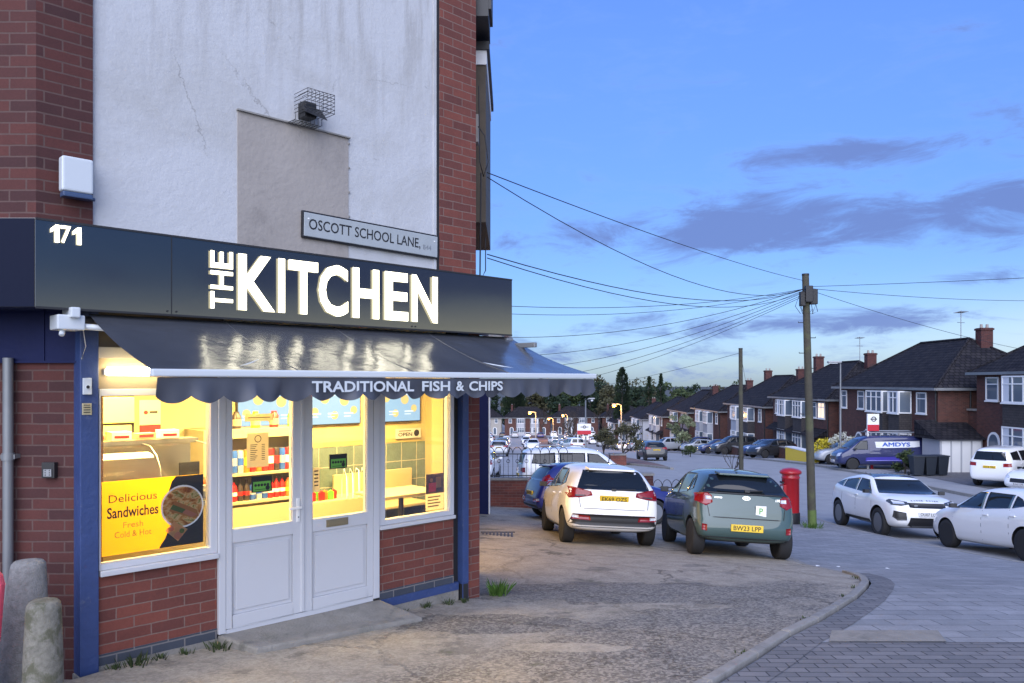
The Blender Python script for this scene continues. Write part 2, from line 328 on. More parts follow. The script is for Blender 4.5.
mat('letter_lit', (.9, .9, .85), .4, emis=(1, .91, .60), es=1.7)
mat('letter_side', (.7, .68, .55), .4, emis=(1, .88, .48), es=.30)
mat('lit_shopfront', (.6, .5, .3), .3, emis=(1, .62, .24), es=.8)
mat('tube_lit', (.9, .9, .85), .4, emis=(1, .78, .38), es=16)
mat('panel_lit', (.9, .9, .85), .4, emis=(1, .82, .45), es=1.5)
mat('cooler_header', (.9, .7, .2), .4, emis=(1, .50, .06), es=.55)
mat('screen_lit', (.03, .05, .07), .3, emis=(.40, .68, .95), es=.36)
mat('screen_pic', (.1, .08, .03), .3, emis=(.95, .75, .30), es=.35)
mat('screen_pale', (.1, .1, .1), .3, emis=(.75, .9, 1), es=.5)
mat('sodium_lit', (1, .6, .2), .4, emis=(1, .32, .025), es=4.5)
mat('window_warm', (.5, .4, .3), .4, emis=(1, .72, .50), es=.45)
mat('house_glass', (.10, .13, .17), .06, spec=.8)
mat('curtain_white', (.60, .62, .66), .8, var=.1)
mat('white_render', (.40, .41, .44), .85, var=.08, vs=1)
mat('cream_render', (.33, .31, .28), .85, var=.08, vs=1)
mat('grey_cladding', (.16, .16, .20), .7, var=.1)
mat('bin_dark', (.018, .024, .034), .5)
mat('pink_plastic', (.70, .08, .13), .4)
mat('alarm_white', (.56, .60, .63), .35)
mat('alarm_blue', (.05, .08, .16), .3)
mat('nameplate', (.36, .39, .40), .5, var=.08, vs=9, dirt=(.32, .33, .33), ds=7, dlo=.5, dhi=.8)
mat('van_violet', (.06, .05, .35), .3, coat=1)
mat('sign_red', (.5, .02, .04), .4)
thin_glass('pane', (.97, .985, 1), .8)
leaf_mat('leaf_dark', (.014, .026, .016), (.030, .046, .022))
leaf_mat('leaf_mid', (.030, .048, .020), (.065, .085, .032))
leaf_mat('leaf_olive', (.040, .042, .022), (.085, .08, .04))
leaf_mat('leaf_pale', (.12, .15, .07), (.26, .28, .17))
leaf_mat('leaf_yellow', (.45, .36, .02), (.60, .50, .05))
leaf_mat('leaf_white', (.40, .40, .30), (.55, .55, .48))
leaf_mat('leaf_grass', (.05, .11, .02), (.10, .19, .035))
leaf_mat('twig', (.045, .038, .034), (.075, .062, .052))

# ---------------------------------------------------------------- mesh builder
class MB:
    def __init__(s, M=None): s.v = []; s.f = []; s.mi = []; s.sm = []; s.M = M or Matrix(); s.cur = 0; s.smooth = False
    def add(s, vs, fs, smooth=None):
        b = len(s.v); s.v += [s.M @ Vector(v) for v in vs]
        for f in fs:
            s.f.append([b + i for i in f]); s.mi.append(s.cur); s.sm.append(s.smooth if smooth is None else smooth)
        return s
    def box(s, x0, x1, y0, y1, z0, z1, T=None):
        vs = [(x0,y0,z0),(x1,y0,z0),(x1,y1,z0),(x0,y1,z0),(x0,y0,z1),(x1,y0,z1),(x1,y1,z1),(x0,y1,z1)]
        if T is not None: vs = [T @ Vector(v) for v in vs]
        return s.add(vs, [(0,3,2,1),(4,5,6,7),(0,1,5,4),(1,2,6,5),(2,3,7,6),(3,0,4,7)], False)
    def cyl(s, p0, p1, r0, r1=None, n=12, caps=True):
        p0, p1 = Vector(p0), Vector(p1); r1 = r0 if r1 is None else r1
        d = (p1 - p0).normalized(); a = d.orthogonal().normalized(); b = d.cross(a)
        vs = []
        for p, r in ((p0, r0), (p1, r1)):
            for i in range(n):
                t = 2 * math.pi * i / n; vs.append(p + (a * math.cos(t) + b * math.sin(t)) * r)
        s.add(vs, [(i, (i+1) % n, n + (i+1) % n, n + i) for i in range(n)], True)
        if caps: s.add(vs, [tuple(range(n-1, -1, -1)), tuple(range(n, 2*n))], False)
        return s
    def tube(s, pts, r, n=6):
        pts = [Vector(p) for p in pts]; rs = r if isinstance(r, (list, tuple)) else [r] * len(pts)
        up = Vector((0, 0, 1)); vs = []
        for i, p in enumerate(pts):
            d = (pts[min(i+1, len(pts)-1)] - pts[max(i-1, 0)]).normalized()
            a = d.cross(up) if abs(d.z) < .95 else d.cross(Vector((1, 0, 0)))
            a.normalize(); b = d.cross(a)
            for k in range(n):
                t = 2 * math.pi * k / n; vs.append(p + (a * math.cos(t) + b * math.sin(t)) * rs[i])
        fs = []
        for i in range(len(pts) - 1):
            for k in range(n): fs.append((i*n+k, i*n+(k+1) % n, (i+1)*n+(k+1) % n, (i+1)*n+k))
        s.add(vs, fs, True)
        return s.add(vs, [tuple(range(n-1, -1, -1)), tuple(range((len(pts)-1)*n, len(pts)*n))], False)
    def lathe(s, prof, n=24, c=(0, 0, 0), T=None, smooth=True):
        vs = []
        for r, z in prof:
            for i in range(n):
                t = 2 * math.pi * i / n
                v = Vector((r * math.cos(t), r * math.sin(t), z))
                vs.append((T @ v if T is not None else v) + Vector(c))
        fs = [(j*n+i, j*n+(i+1) % n, (j+1)*n+(i+1) % n, (j+1)*n+i) for j in range(len(prof)-1) for i in range(n)]
        s.add(vs, fs, smooth)
        return s.add(vs, [tuple(range(n-1, -1, -1)), tuple(range((len(prof)-1)*n, len(prof)*n))], False)
    def prism(s, poly, d):
        n = len(poly); d = Vector(d); vs = [Vector(p) for p in poly] + [Vector(p) + d for p in poly]
        return s.add(vs, [tuple(range(n-1, -1, -1)), tuple(range(n, 2*n))] + [(i, (i+1) % n, n + (i+1) % n, n + i) for i in range(n)], False)
    def poly(s, pts): return s.add(pts, [tuple(range(len(pts)))], False)
    def ball(s, c, r, n=10, sz=1.0):
        prof = [(max(1e-3, r * math.sin(math.pi * j / n)), -r * sz * math.cos(math.pi * j / n)) for j in range(n + 1)]
        return s.lathe(prof, 2 * n, c)
    def text(s, body, M, w=None, h=None, ext=.0, bold=0.0, sides=None):
        """body set in the built-in font, fitted in a w x h box centred on M (x right, y up, z out)"""
        cu = bpy.data.curves.new('t', 'FONT'); cu.body = body; cu.size = 1; cu.offset = bold; cu.resolution_u = 3
        o = bpy.data.objects.new('t', cu); COL.objects.link(o)
        dg = bpy.context.evaluated_depsgraph_get(); me = bpy.data.meshes.new_from_object(o.evaluated_get(dg))
        bm = bmesh.new(); bm.from_mesh(me); bmesh.ops.dissolve_limit(bm, angle_limit=.01, verts=bm.verts, edges=bm.edges)
        bmesh.ops.triangulate(bm, faces=bm.faces)
        if not bm.verts:
            bm.free(); bpy.data.objects.remove(o); return s
        x0 = min(v.co.x for v in bm.verts); x1 = max(v.co.x for v in bm.verts); y0 = min(v.co.y for v in bm.verts); y1 = max(v.co.y for v in bm.verts)
        kx = w / (x1 - x0) if w else None; ky = h / (y1 - y0) if h else None
        kx = kx or ky; ky = ky or kx
        bm.verts.index_update()
        vs = [M @ Vector(((v.co.x - (x0+x1)/2) * kx, (v.co.y - (y0+y1)/2) * ky, ext)) for v in bm.verts]
        s.add(vs, [[v.index for v in f.verts] for f in bm.faces], False)
        if ext > .001:
            vb = [M @ Vector(((v.co.x - (x0+x1)/2) * kx, (v.co.y - (y0+y1)/2) * ky, 0)) for v in bm.verts]
            n = len(vs); c = s.cur
            if sides is not None: s.cur = sides
            s.add(vs + vb, [(e.verts[0].index, e.verts[1].index, n + e.verts[1].index, n + e.verts[0].index) for e in bm.edges if len(e.link_faces) == 1], False)
            s.cur = c
        bm.free(); bpy.data.objects.remove(o); bpy.data.meshes.remove(me); bpy.data.curves.remove(cu)
        return s
    def mesh(s, name, mats, bevel=0, seg=2, recalc=True):
        me = bpy.data.meshes.new(name)
        me.from_pydata([tuple(v) for v in s.v], [], s.f)
        for m in mats: me.materials.append(MATS[m])
        for i, p in enumerate(me.polygons):
            p.material_index = s.mi[i]; p.use_smooth = s.sm[i]
        bm = bmesh.new(); bm.from_mesh(me)
        if bevel:
            bmesh.ops.remove_doubles(bm, verts=bm.verts, dist=1e-5)
            es = [e for e in bm.edges if len(e.link_faces) == 2 and e.calc_face_angle(0) > R(35)]
            bmesh.ops.bevel(bm, geom=es, offset=bevel, segments=seg, profile=.6, affect='EDGES', clamp_overlap=True)
        if recalc: bmesh.ops.recalc_face_normals(bm, faces=bm.faces)
        uv = bm.loops.layers.uv.new('UVMap')
        for f in bm.faces:
            n = f.normal
            if abs(n.z) > .97: u, v = Vector((1, 0, 0)), Vector((0, 1, 0))
            else:
                u = Vector((0, 0, 1)).cross(n).normalized(); v = n.cross(u)
            for l in f.loops: l[uv].uv = (l.vert.co.dot(u), l.vert.co.dot(v))
        bm.to_mesh(me); bm.free()
        return me
    def build(s, name, mats, parent=None, loc=None, rz=0, bevel=0, seg=2, recalc=True):
        mats = [mats] if isinstance(mats, str) else mats
        o = bpy.data.objects.new(name, s.mesh(name, mats, bevel, seg, recalc)); COL.objects.link(o)
        if parent: o.parent = parent
        if loc is not None: o.location = loc
        o.rotation_euler = (0, 0, rz)
        return o
def tag(o, label=None, cat=None, group=None, kind=None):
    if label: o['label'] = label
    if cat: o['category'] = cat
    if group: o['group'] = group
    if kind: o['kind'] = kind
    return o
def thing(name, label, cat, loc=(0, 0, 0), rz=0, group=None):
    o = bpy.data.objects.new(name, None); COL.objects.link(o); o.empty_display_size = .2
    o.location = loc; o.rotation_euler = (0, 0, rz)
    return tag(o, label, cat, group)
def copy_tree(o, kids, parent=None, paint=None):
    c = o.copy(); COL.objects.link(c)
    if parent: c.parent = parent
    for ch in kids.get(o, []): copy_tree(ch, kids, c)
    return c
def kids_map():
    k = {}
    for o in scene.objects:
        if o.parent: k.setdefault(o.parent, []).append(o)
    return k
def sheet(name, poly, off, m, xs=(), ys=(), kind='structure', base=gz):
    bm = bmesh.new(); bm.faces.new([bm.verts.new((x, y, 0)) for x, y in poly])
    for x in xs: bmesh.ops.bisect_plane(bm, geom=bm.verts[:] + bm.edges[:] + bm.faces[:], plane_co=(x, 0, 0), plane_no=(1, 0, 0))
    for y in ys: bmesh.ops.bisect_plane(bm, geom=bm.verts[:] + bm.edges[:] + bm.faces[:], plane_co=(0, y, 0), plane_no=(0, 1, 0))
    uv = bm.loops.layers.uv.new('UVMap')
    for v in bm.verts: v.co.z = base(v.co.x, v.co.y) + off
    bmesh.ops.recalc_face_normals(bm, faces=bm.faces)
    for f in bm.faces:
        if f.normal.z < 0: f.normal_flip()
        f.smooth = True
        for l in f.loops: l[uv].uv = (l.vert.co.x, l.vert.co.y)
    me = bpy.data.meshes.new(name); bm.to_mesh(me); bm.free(); me.materials.append(MATS[m])
    o = bpy.data.objects.new(name, me); COL.objects.link(o)
    if kind: o['kind'] = kind
    return o
def frame(o, x, y, z):      # matrix from origin and three axes
    M = Matrix.Identity(4)
    for i, a in enumerate((x, y, z)):
        for j in range(3): M[j][i] = a[j]
    for j in range(3): M[j][3] = o[j]
    return M

# ---------------------------------------------------------------- ground, road, pavement
ysN = [i * 1.0 for i in range(-8, 60)] + list(range(60, 300, 8)) + [330, 400, 600, 1000]
sheet('ground', [(-900, -60), (900, -60), (900, 2400), (-900, 2400)], -.17, 'ground_earth', xs=(-1, 4, 5, 14), ys=ysN)
sheet('road', [(9.4, -40), (19, -40), (19, 300), (9.4, 300)], ROAD, 'asphalt', xs=(14,), ys=ysN)
sheet('side_road', [(-14, 24.6), (9.39, 24.6), (9.39, 46), (5.5, 56), (4.2, 70), (3.6, 300), (-7.5, 300), (-7, 70), (-7, 40), (-14, 40)], ROAD, 'asphalt', xs=(-1, 4, 5), ys=ysN)
sheet('verge', [(9.39, 46.3), (9.39, 300), (3.7, 300), (4.3, 70), (5.6, 56)], -.02, 'asphalt_red', xs=(), ys=ysN)
sheet('far_pavement', [(19.0, -40), (21.0, -40), (21.0, 300), (19.0, 300)], -.01, 'asphalt', ys=ysN)
sheet('driveways', [(21.0, -40), (26, -40), (26, 300), (21.0, 300)], .0, 'paving_block', ys=ysN)
kerbC = [(-3.2, .8), (-1.2, 2.4), (.25, 4.1), (1.27, 5.34), (1.78, 5.99), (2.25, 6.63), (2.68, 7.13), (3.06, 7.63), (3.50, 8.24), (3.87, 8.85), (4.12, 9.32), (4.33, 9.86), (4.47, 10.35), (4.55, 10.9), (4.57, 11.5), (4.62, 12.6)]
fore = kerbC + [(5.2, 16), (5.6, 20), (5.8, 24.6), (-1.2, 24.6), (-1.2, 8.9), (-3.0, 5.4), (-9, 5.4), (-9, .8)]
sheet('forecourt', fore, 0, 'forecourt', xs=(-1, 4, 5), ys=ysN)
def off_curve(c, d):
    r = []
    for i, p in enumerate(c):
        a = Vector(c[max(i-1, 0)]); b = Vector(c[min(i+1, len(c)-1)]); t = (b - a).normalized()
        r.append((p[0] + t.y * d, p[1] - t.x * d))
    return r
kerbO = off_curve(kerbC, .11)
slabpoly = kerbO + [(5.32, 16), (5.72, 20), (5.92, 24.6), (9.28, 24.6), (9.28, 6.35), (2.18, 6.35)]
# slabs beyond a straight joint, small blocks on the viewer's side of it
i0 = next(i for i, p in enumerate(kerbO) if p[1] > 6.35)
sheet('pavement_slabs', kerbO[i0:] + [(5.32, 16), (5.72, 20), (5.92, 24.6), (9.28, 24.6), (9.28, 6.35), (kerbO[i0][0] - .16, 6.35)], .0, 'paving_slab', xs=(-1, 4, 5), ys=ysN)
sheet('pavement_blocks', kerbO[:i0] + [(kerbO[i0][0] - .17, 6.34), (9.28, 6.34), (9.28, -8), (-3, -8)], .0, 'paving_block', xs=(-1, 4, 5), ys=ysN)
band = off_curve(kerbC, .12)[3:14]; bandO = off_curve(kerbC, .36)[3:14]
sheet('soldier_course', band + bandO[::-1], .005, 'paving_block', ys=ysN)
sheet('drop_slab', [(2.55, 6.36), (3.5, 6.36), (3.62, 6.72), (2.72, 6.72)], .006, 'concrete')

def kerb_run(name, line, w, top, label=None):
    """kerb stones along a line, each end set against the next with a thin joint"""
    mb = MB(); pts = []
    for (a, b) in zip(line, line[1:]):
        a, b = Vector(a), Vector(b); n = max(1, round((b - a).length / .9))
        for k in range(n): pts.append(a + (b - a) * k / n)
    pts.append(Vector(line[-1]))
    for a, b in zip(pts, pts[1:]):
        t = (b - a).normalized(); nn = Vector((t.y, -t.x)) * w; g = t * .006
        A, B = a + g, b - g; q = []
        for p in (A, B, B + nn, A + nn): q.append((p.x, p.y))
        lo = [(x, y, gz(x, y) - .25) for x, y in q]; hi = [(x, y, gz(x, y) + top + rnd.uniform(-.004, .004)) for x, y in q]
        mb.add(lo + hi, [(0,3,2,1),(4,5,6,7),(0,1,5,4),(1,2,6,5),(2,3,7,6),(3,0,4,7)], False)
    return tag(mb.build(name, 'kerb_stone', bevel=.012), kind='structure')
kerb_run('forecourt_kerb', kerbC[:14], .085, .034)
kerb_run('flush_edging', kerbC[13:] + [(5.2, 16), (5.6, 20), (5.8, 24.5)], .13, .002)
kerb_run('road_kerb', [(9.28, -8), (9.28, 24.6)], .12, .006)
kerb_run('corner_kerb', [(9.3, 24.6), (-1.2, 24.6)], .12, .006)
kerb_run('far_kerb', [(19.0, 140), (19.0, -8)], .12, .01)
kerb_run('verge_kerb', [(9.39, 140), (9.39, 46.3), (5.6, 56), (4.3, 70), (3.7, 140)], .12, .0)

# ---------------------------------------------------------------- the corner shop
FO = Vector((-2.956, 5.64, 0)); FR = R(45)
FM = Matrix.Translation(FO) @ Matrix.Rotation(FR, 4, 'Z'); FI = FM.inverted()
def fs(px): return math.sqrt(2) * (6790.6 / (1302 - px) - 5.64)          # distance along the shop front
def fz(px, py): return CAMZ - (py - 382) / 790 * 6790.6 / (1302 - px)    # height on the shop front
def fw(s, y, z): return FM @ Vector((s, y, z))
def fmb(o=(0, 0, 0)): return MB(Matrix.Translation(-Vector(o)))
def fthing(name, label, cat, o, group=None): return thing(name, label, cat, fw(*o), FR, group)
def fsingle(name, mb, mats, label, cat, o, group=None, bevel=0):
    ob = mb.build(name, mats, None, fw(*o), FR, bevel); return tag(ob, label, cat, group)
shop = thing('corner_shop_building', 'red brick and white rendered corner building with the lit takeaway shop on its splayed end', 'building', FO, FR)
SC = 3.65      # shop front runs from s=-.39 to SC
def wbase(s, o=0): return Vector((FO.x + (s + o) * .70711, FO.y + (s - o) * .70711))    # world xy, o = out from wall
UL, UR = wbase(-.39), wbase(SC)
# upper storey: brick shell behind the rendered panel
TOP = 7.2
m = MB(FI)
def wallw(mb, a, b, t, z0, z1):          # wall in world coords from a to b, thickness t to the left of a->b
    a, b = Vector(a), Vector(b); d = (b - a).normalized(); n = Vector((-d.y, d.x)) * t
    q = [a, b, b + n, a + n]
    mb.prism([(p.x, p.y, z0) for p in q], (0, 0, z1 - z0))
RE = Vector((-1.0, 20.6)); LE = Vector((-9, UL.y))
m.prism([(p[0], p[1], 2.9) for p in (UL, wbase(-.033), wbase(-.033, -.3), (UL.x + .1, UL.y + .35), (-9, UL.y + .35), LE)], (0, 0, TOP - 2.9))
m.build('brick_corner', 'brick_dark', shop)
m = MB(FI); m.prism([(p[0], p[1], 2.9) for p in (wbase(3.165), UR, RE, (RE.x - .3, RE.y), UR + Vector((-.3, .1)), wbase(3.165, -.3))], (0, 0, TOP - 2.9)); m.build('brick_pier', 'brick_red', shop)
m = fmb(); m.box(-.033, 3.165, .03, .3, 2.9, TOP); m.build('rendered_panel', 'render_wall', shop)
m = fmb(); m.box(3.135, 3.168, .012, .1, 2.9, TOP); m.cur = 1; m.box(3.10, 3.135, .018, .1, 2.9, TOP); m.build('dark_edge_strip', ['metal_dark', 'render_wall'], shop)
m = fmb(); m.box(1.058, 2.111, .022, .08, 2.9, 4.25); m.cur = 1; m.box(1.05, 2.12, .0, .08, 4.25, 4.263)
for k in range(6): m.box(2.111, 2.124, .016, .03, 4.2 - k * .22, 4.215 - k * .22)
m.build('rendered_patch', ['patch_render', 'kerb_stone'], shop)
m = MB(FI); m.prism([(p[0], p[1], TOP) for p in ((UL.x - .1, UL.y - .15), (UR.x + .15, UR.y - .1), (RE.x + .15, RE.y), (-9, 20.6), (-9, UL.y - .15))], (0, 0, .25)); m.build('roof', 'roof_tile', shop)
m = MB(FI); wallw(m, (-9, 20.6), (-9, UL.y + .4), .3, -3, TOP); wallw(m, (RE.x - .35, 20.6), (-8.7, 20.6), .3, -3, TOP); m.build('rear_wall', 'brick_dark', shop)
# things on the side elevation, seen edge-on past the pier
def sidept(y): t = (y - UR.y) / (RE.y - UR.y); return UR.x + (RE.x - UR.x) * t
m = MB(FI); x = sidept(8.8); m.box(x - .1, x + .155, 8.35, 9.05, 5.92, 6.25)
for k in range(12): m.box(x - .1, x + .185, 8.36 + k * .058, 8.40 + k * .058, 6.0 + k * .01, 7.1)
m.build('eaves_return', 'metal_dark', shop)
bay = tag(MB(FI).box(sidept(9.2) - .1, sidept(9.2) + .13, 8.9, 10.8, 3.85, 5.62).build('oriel_bay', 'timber', shop))
m = MB(FI); x = sidept(9.2); m.box(x - .1, x + .17, 8.85, 10.9, 5.78, 5.87); m.cur = 1; m.box(x - .1, x + .14, 8.88, 10.8, 5.62, 5.78); m.build('oriel_lid', ['metal_dark', 'white_paint'], bay)
m = MB(FI); m.box(x - .05, x + .06, 8.55, 8.7, 4.65, 4.95); m.build('junction_box', 'cream_render', shop)
m = MB(FI); m.tube([(x + .07, 8.4, 5.2), (x + .08, 8.42, 4.4), (x + .12, 8.45, 4.25), (x + .17, 8.5, 4.42), (x + .13, 8.5, 4.7), (x + .06, 8.5, 4.8)], .006); m.tube([(x + .09, 8.5, 4.3), (x + .08, 8.5, 3.2)], .009); m.tube([(x + .14, 8.5, 3.6), (x + .14, 8.5, 3.25), (x + .09, 8.5, 3.15)], .006); m.build('cable_bunch', 'wire_black', shop)
# lower storey
m = MB(FI); PX = wbase(-.10).x
m.box(-9, PX, 5.62, 5.85, -.6, 2.2); m.build('side_wall', 'brick_dark', shop)
m = MB(FI); m.box(-9, PX - .02, 5.6, 5.75, 2.2, 2.60)
for k in range(14): m.box(PX - .30 - k * .33, PX - .285 - k * .33, 5.592, 5.6, 2.2, 2.6)
m.box(-9, PX + .0, 5.585, 5.62, 2.185, 2.2); m.build('blue_boarding', 'navy_paint', shop)
m = fmb(); m.box(-.128, -.004, -.035, .14, -.02, 2.55); m.build('corner_post', 'blue_paint', shop, bevel=.008)
m = fmb(); m.box(-.135, .0, -.03, .15, -.3, -.02); m.build('post_foot', 'concrete', shop, bevel=.01)
m = fmb(); m.box(0, .875, 0, .11, .10, .662); m.build('stall_riser', 'brick_red', shop)
m = fmb(); m.box(2.43, 3.34, 0, .11, .10, .668); m.build('stall_riser', 'brick_red', shop)
m = fmb(); m.box(0, .875, -.004, .11, .018, .10); m.cur = 1; m.box(0, .875, -.012, .11, -.3, .018); m.build('plinth', ['brick_blue', 'concrete', 'blue_paint'], shop)
m = fmb(); m.box(2.43, 3.34, -.004, .11, .018, .10); m.cur = 2; m.box(2.43, 3.40, -.014, .11, -.06, .018); m.cur = 1; m.box(2.43, 3.40, -.01, .11, -.5, -.06); m.build('plinth', ['brick_blue', 'concrete', 'blue_paint'], shop)
m = fmb(); m.box(3.34, 3.425, .03, .16, -.5, 2.55); m.build('shutter_channel', 'black_plastic', shop)
m = fmb(); m.box(3.425, 3.505, -.05, .16, .0, 2.55); m.cur = 1; m.box(3.425, 3.505, -.048, .16, -.5, .0); m.build('shutter_post', ['blue_paint', 'metal_dark'], shop, bevel=.006)
m = MB(FI); a, b = wbase(3.505), wbase(3.70); m.prism([(p[0], p[1], -.7) for p in (a, b, b + Vector((-.12, .25)), wbase(3.505, -.12))], (0, 0, 3.3)); m.build('lower_pier', 'brick_red', shop)
m = MB(FI); wallw(m, (b.x - .10, b.y + .2), (RE.x, 20.6), .3, -3, 2.95); m.build('side_elevation', 'brick_dark', shop)
q0 = Vector((b.x - .10, b.y + .2)); q1 = RE.copy(); dd = (q1 - q0).normalized(); nn = Vector((dd.y, -dd.x)); P0, P1 = q0 + dd * 1.5 + nn * .01, q0 + dd * 9.5 + nn * .01
m = MB(FI); wallw(m, P0 + nn * .02, P1 + nn * .02, .025, -.55, 1.7); sw = m.build('side_shop_window', 'lit_shopfront', shop)
for k in range(5): m = MB(FI); t0 = P0 + dd * (2 * k - .04); wallw(m, t0 + nn * .035, t0 + dd * .08 + nn * .035, .03, -.6, 1.75); m.build('mullion', 'blue_paint', sw)
m = MB(FI); m.box(-1.25, -.60, 21.0, 21.35, gz(-.8, 21) - .1, 1.85); m.cur = 1; m.box(-.62, -.588, 20.98, 21.37, gz(-.8, 21), 1.85); m.build('side_pilaster', ['navy_paint', 'white_paint'], shop)
m = MB(FI); wallw(m, (RE.x, 20.6), (-1.1, 21.4), .2, -3, 2.9); m.build('pilaster_return', 'brick_dark', shop)
# inside shell
m = fmb(); m.box(-1.3, 5.0, 2.4, 2.5, 1.31, 2.5); m.build('back_wall', 'cream_wall', shop)
m = fmb(); m.box(-1.3, 2.6, 2.4, 2.5, .0, 1.31); m.cur = 1; m.box(2.6, 5.0, 2.4, 2.5, 0, 1.25); m.cur = 2; m.box(2.6, 5.0, 2.395, 2.5, 1.25, 1.31); m.build('tiled_dado', ['cream_wall', 'wall_tile', 'cream_tile'], shop)
m = fmb(); m.box(4.9, 4.98, 1.85, 2.6, .0, 2.5); m.build('partition', 'cream_tile', shop)
m = fmb(); m.box(3.49, 3.56, .125, .53, .0, 2.5); m.build('window_return', 'cream_tile', shop)
m = fmb(); m.box(-1.4, -1.3, 1.35, 2.6, .0, 2.5); m.build('partition', 'cream_wall', shop)
m = fmb(); m.prism([(-.05, .12, .03), (3.5, .12, .03), (4.98, 1.86, .03), (4.98, 2.5, .03), (-1.4, 2.5, .03), (-1.4, 1.45, .03)], (0, 0, .02)); m.build('shop_floor', 'floor_tile', shop)
m = fmb(); m.prism([(-.15, .12, 2.46), (3.6, .12, 2.46), (5.0, 1.88, 2.46), (5.0, 2.6, 2.46), (-1.5, 2.6, 2.46), (-1.5, 1.5, 2.46)], (0, 0, .2)); m.build('shop_ceiling', 'white_plain', shop)
m = MB(FI); m.prism([(x, y, 2.62) for x, y in ((-8.9, 5.6), (-3.0, 5.7), (UR.x - .1, UR.y + .1), (RE.x - .2, 20.5), (-8.9, 20.5))], (0, 0, .25)); m.build('upper_floor', 'concrete', shop)
# shop windows
def shop_window(s0, s1, z0, z1, jl, jr, sill, mats='upvc'):
    m = fmb(); m.box(s0, s0 + jl, -.012, .085, z0, z1); m.box(s1 - jr, s1, -.012, .085, z0, z1); m.box(s0 + jl, s1 - jr, -.008, .08, z0, z0 + .045); m.box(s0 + jl, s1 - jr, -.008, .08, z1 - .05, z1)
    w = m.build('shop_window', mats, shop, bevel=.004)
    m = fmb(); m.box(s0 + jl, s1 - jr, .03, .036, z0 + .045, z1 - .05); m.build('pane', 'pane', w)
    m = fmb(); m.box(s0 + .002, s1 - .002, -.045, .1, z0 - sill, z0 - .001); m.build('sill', 'upvc', w, bevel=.006)
    return w
shop_window(.004, .875, .70, 2.0, .012, .055, .04)
shop_window(2.417, 3.34, .71, 2.36, .075, .05, .035)
m = fmb(); m.box(.0, .90, -.004, .10, 2.0, 2.22); m.cur = 1; m.box(-.02, .92, -.03, .12, 2.22, 2.30); m.cur = 2; m.box(-.0, .92, -.02, .12, 2.30, 2.56); m.cur = 0; m.box(.90, 3.42, -.004, .10, 2.362, 2.5); m.build('lintel_panel', ['soffit_brown', 'cream_render', 'timber'], shop)
# doors
dF = fmb(); dF.box(.877, .935, -.03, .09, .05, 2.36); dF.box(2.35, 2.415, -.03, .09, .05, 2.36); dF.box(.935, 2.35, -.03, .09, 2.06, 2.36); dF.box(.935, 2.35, -.02, .09, .03, .075)
dF.build('door_frame', 'upvc', shop, bevel=.005)
def leaf(s0, s1, g0, g1, gz0, gz1):
    m = fmb(); y0, y1 = -.025, .045
    m.box(s0, g0, y0, y1, .08, 2.05); m.box(g1, s1, y0, y1, .08, 2.05); m.box(g0, g1, y0, y1, gz1, 2.05); m.box(g0, g1, y0, y1, .08, .18); m.box(g0, g1, y0, y1, gz0 - .11, gz0)
    m.box(g0 + .002, g1 - .002, -.008, .03, .18, gz0 - .11); m.box(g0 + .035, g1 - .035, -.018, -.006, .215, gz0 - .145)
    d = m.build('door', 'upvc', shop, bevel=.005)
    m = fmb(); m.box(g0, g1, .005, .011, gz0, gz1); m.build('pane', 'pane', d)
    return d
dl = leaf(.937, 1.612, .99, 1.53, .868, 1.96)
dr = leaf(1.622, 2.348, 1.714, 2.284, .86, 1.97)
m = fmb(); m.box(1.56, 1.585, -.036, -.024, .86, 1.06); m.cyl((1.572, -.036, .985), (1.572, -.075, .985), .009); m.box(1.465, 1.58, -.083, -.068, .976, .994); m.cur = 1; m.cyl((1.572, -.0365, .90), (1.572, -.040, .90), .008); m.build('door_handle', ['white_plain', 'black_print'], dl, bevel=.002)
m = fmb(); m.box(1.85, 2.07, -.036, -.024, .775, .84); m.box(1.862, 2.058, -.042, -.034, .787, .828); m.build('letterbox', 'brass', dr, bevel=.003)
m = fmb(); m.box(1.60, 1.628, -.038, -.02, .085, 2.05); m.build('meeting_stile', 'upvc', dr, bevel=.003)

# concrete doorstep ramp
m = MB()
a, b = wbase(.875, .0), wbase(2.43, .0); c, d = wbase(2.55, .50), wbase(.98, .46)
hi = [(a.x, a.y, .045), (b.x, b.y, .03), (c.x, c.y, gz(c.x, c.y) + .035), (d.x, d.y, gz(d.x, d.y) + .05)]
lo = [(p[0], p[1], gz(p[0], p[1]) - .15) for p in hi]
m.add(lo + hi, [(0,3,2,1),(4,5,6,7),(0,1,5,4),(1,2,6,5),(2,3,7,6),(3,0,4,7)], False)
tag(m.build('doorstep', 'concrete', bevel=.02), 'worn concrete doorstep ramp below the white double doors', 'doorstep')

# ---------------------------------------------------------------- shop sign
sg = thing('shop_sign', 'gloss black fascia sign with lit white raised letters above the awning', 'sign', FO, FR)
m = MB(FI); cl = wbase(-.457, .25); cr = wbase(3.93, .25)
m.prism([(p[0], p[1], 2.536) for p in ((-9, cl.y), cl, cr, (cr.x, cr.y + 1.3), (cr.x - .36, cr.y + 1.3), wbase(3.75, .0), wbase(-.39, .0), (-9, 5.60))], (0, 0, 3.12 - 2.536))
m.build('fascia_box', 'fascia_gloss', sg, bevel=.004)
m = fmb(); m.box(-.457, 3.93, -.256, -.2505, 3.108, 3.122); m.box(-.457, 3.93, -.254, -.2505, 2.53, 2.545); m.build('fascia_trim', 'metal_dark', sg)
m = fmb(); s173 = .42; m.box(s173 - .003, s173 + .003, -.2535, -.2505, 2.545, 3.108)
m.build('panel_joint', 'metal_dark', sg)
for s in (s173 - .03, s173 + .035, 2.62, 2.66): m = fmb(); m.cyl((s, -.2505, 2.565), (s, -.256, 2.565), .007, n=8); m.build('screw', 'metal_dark', sg)
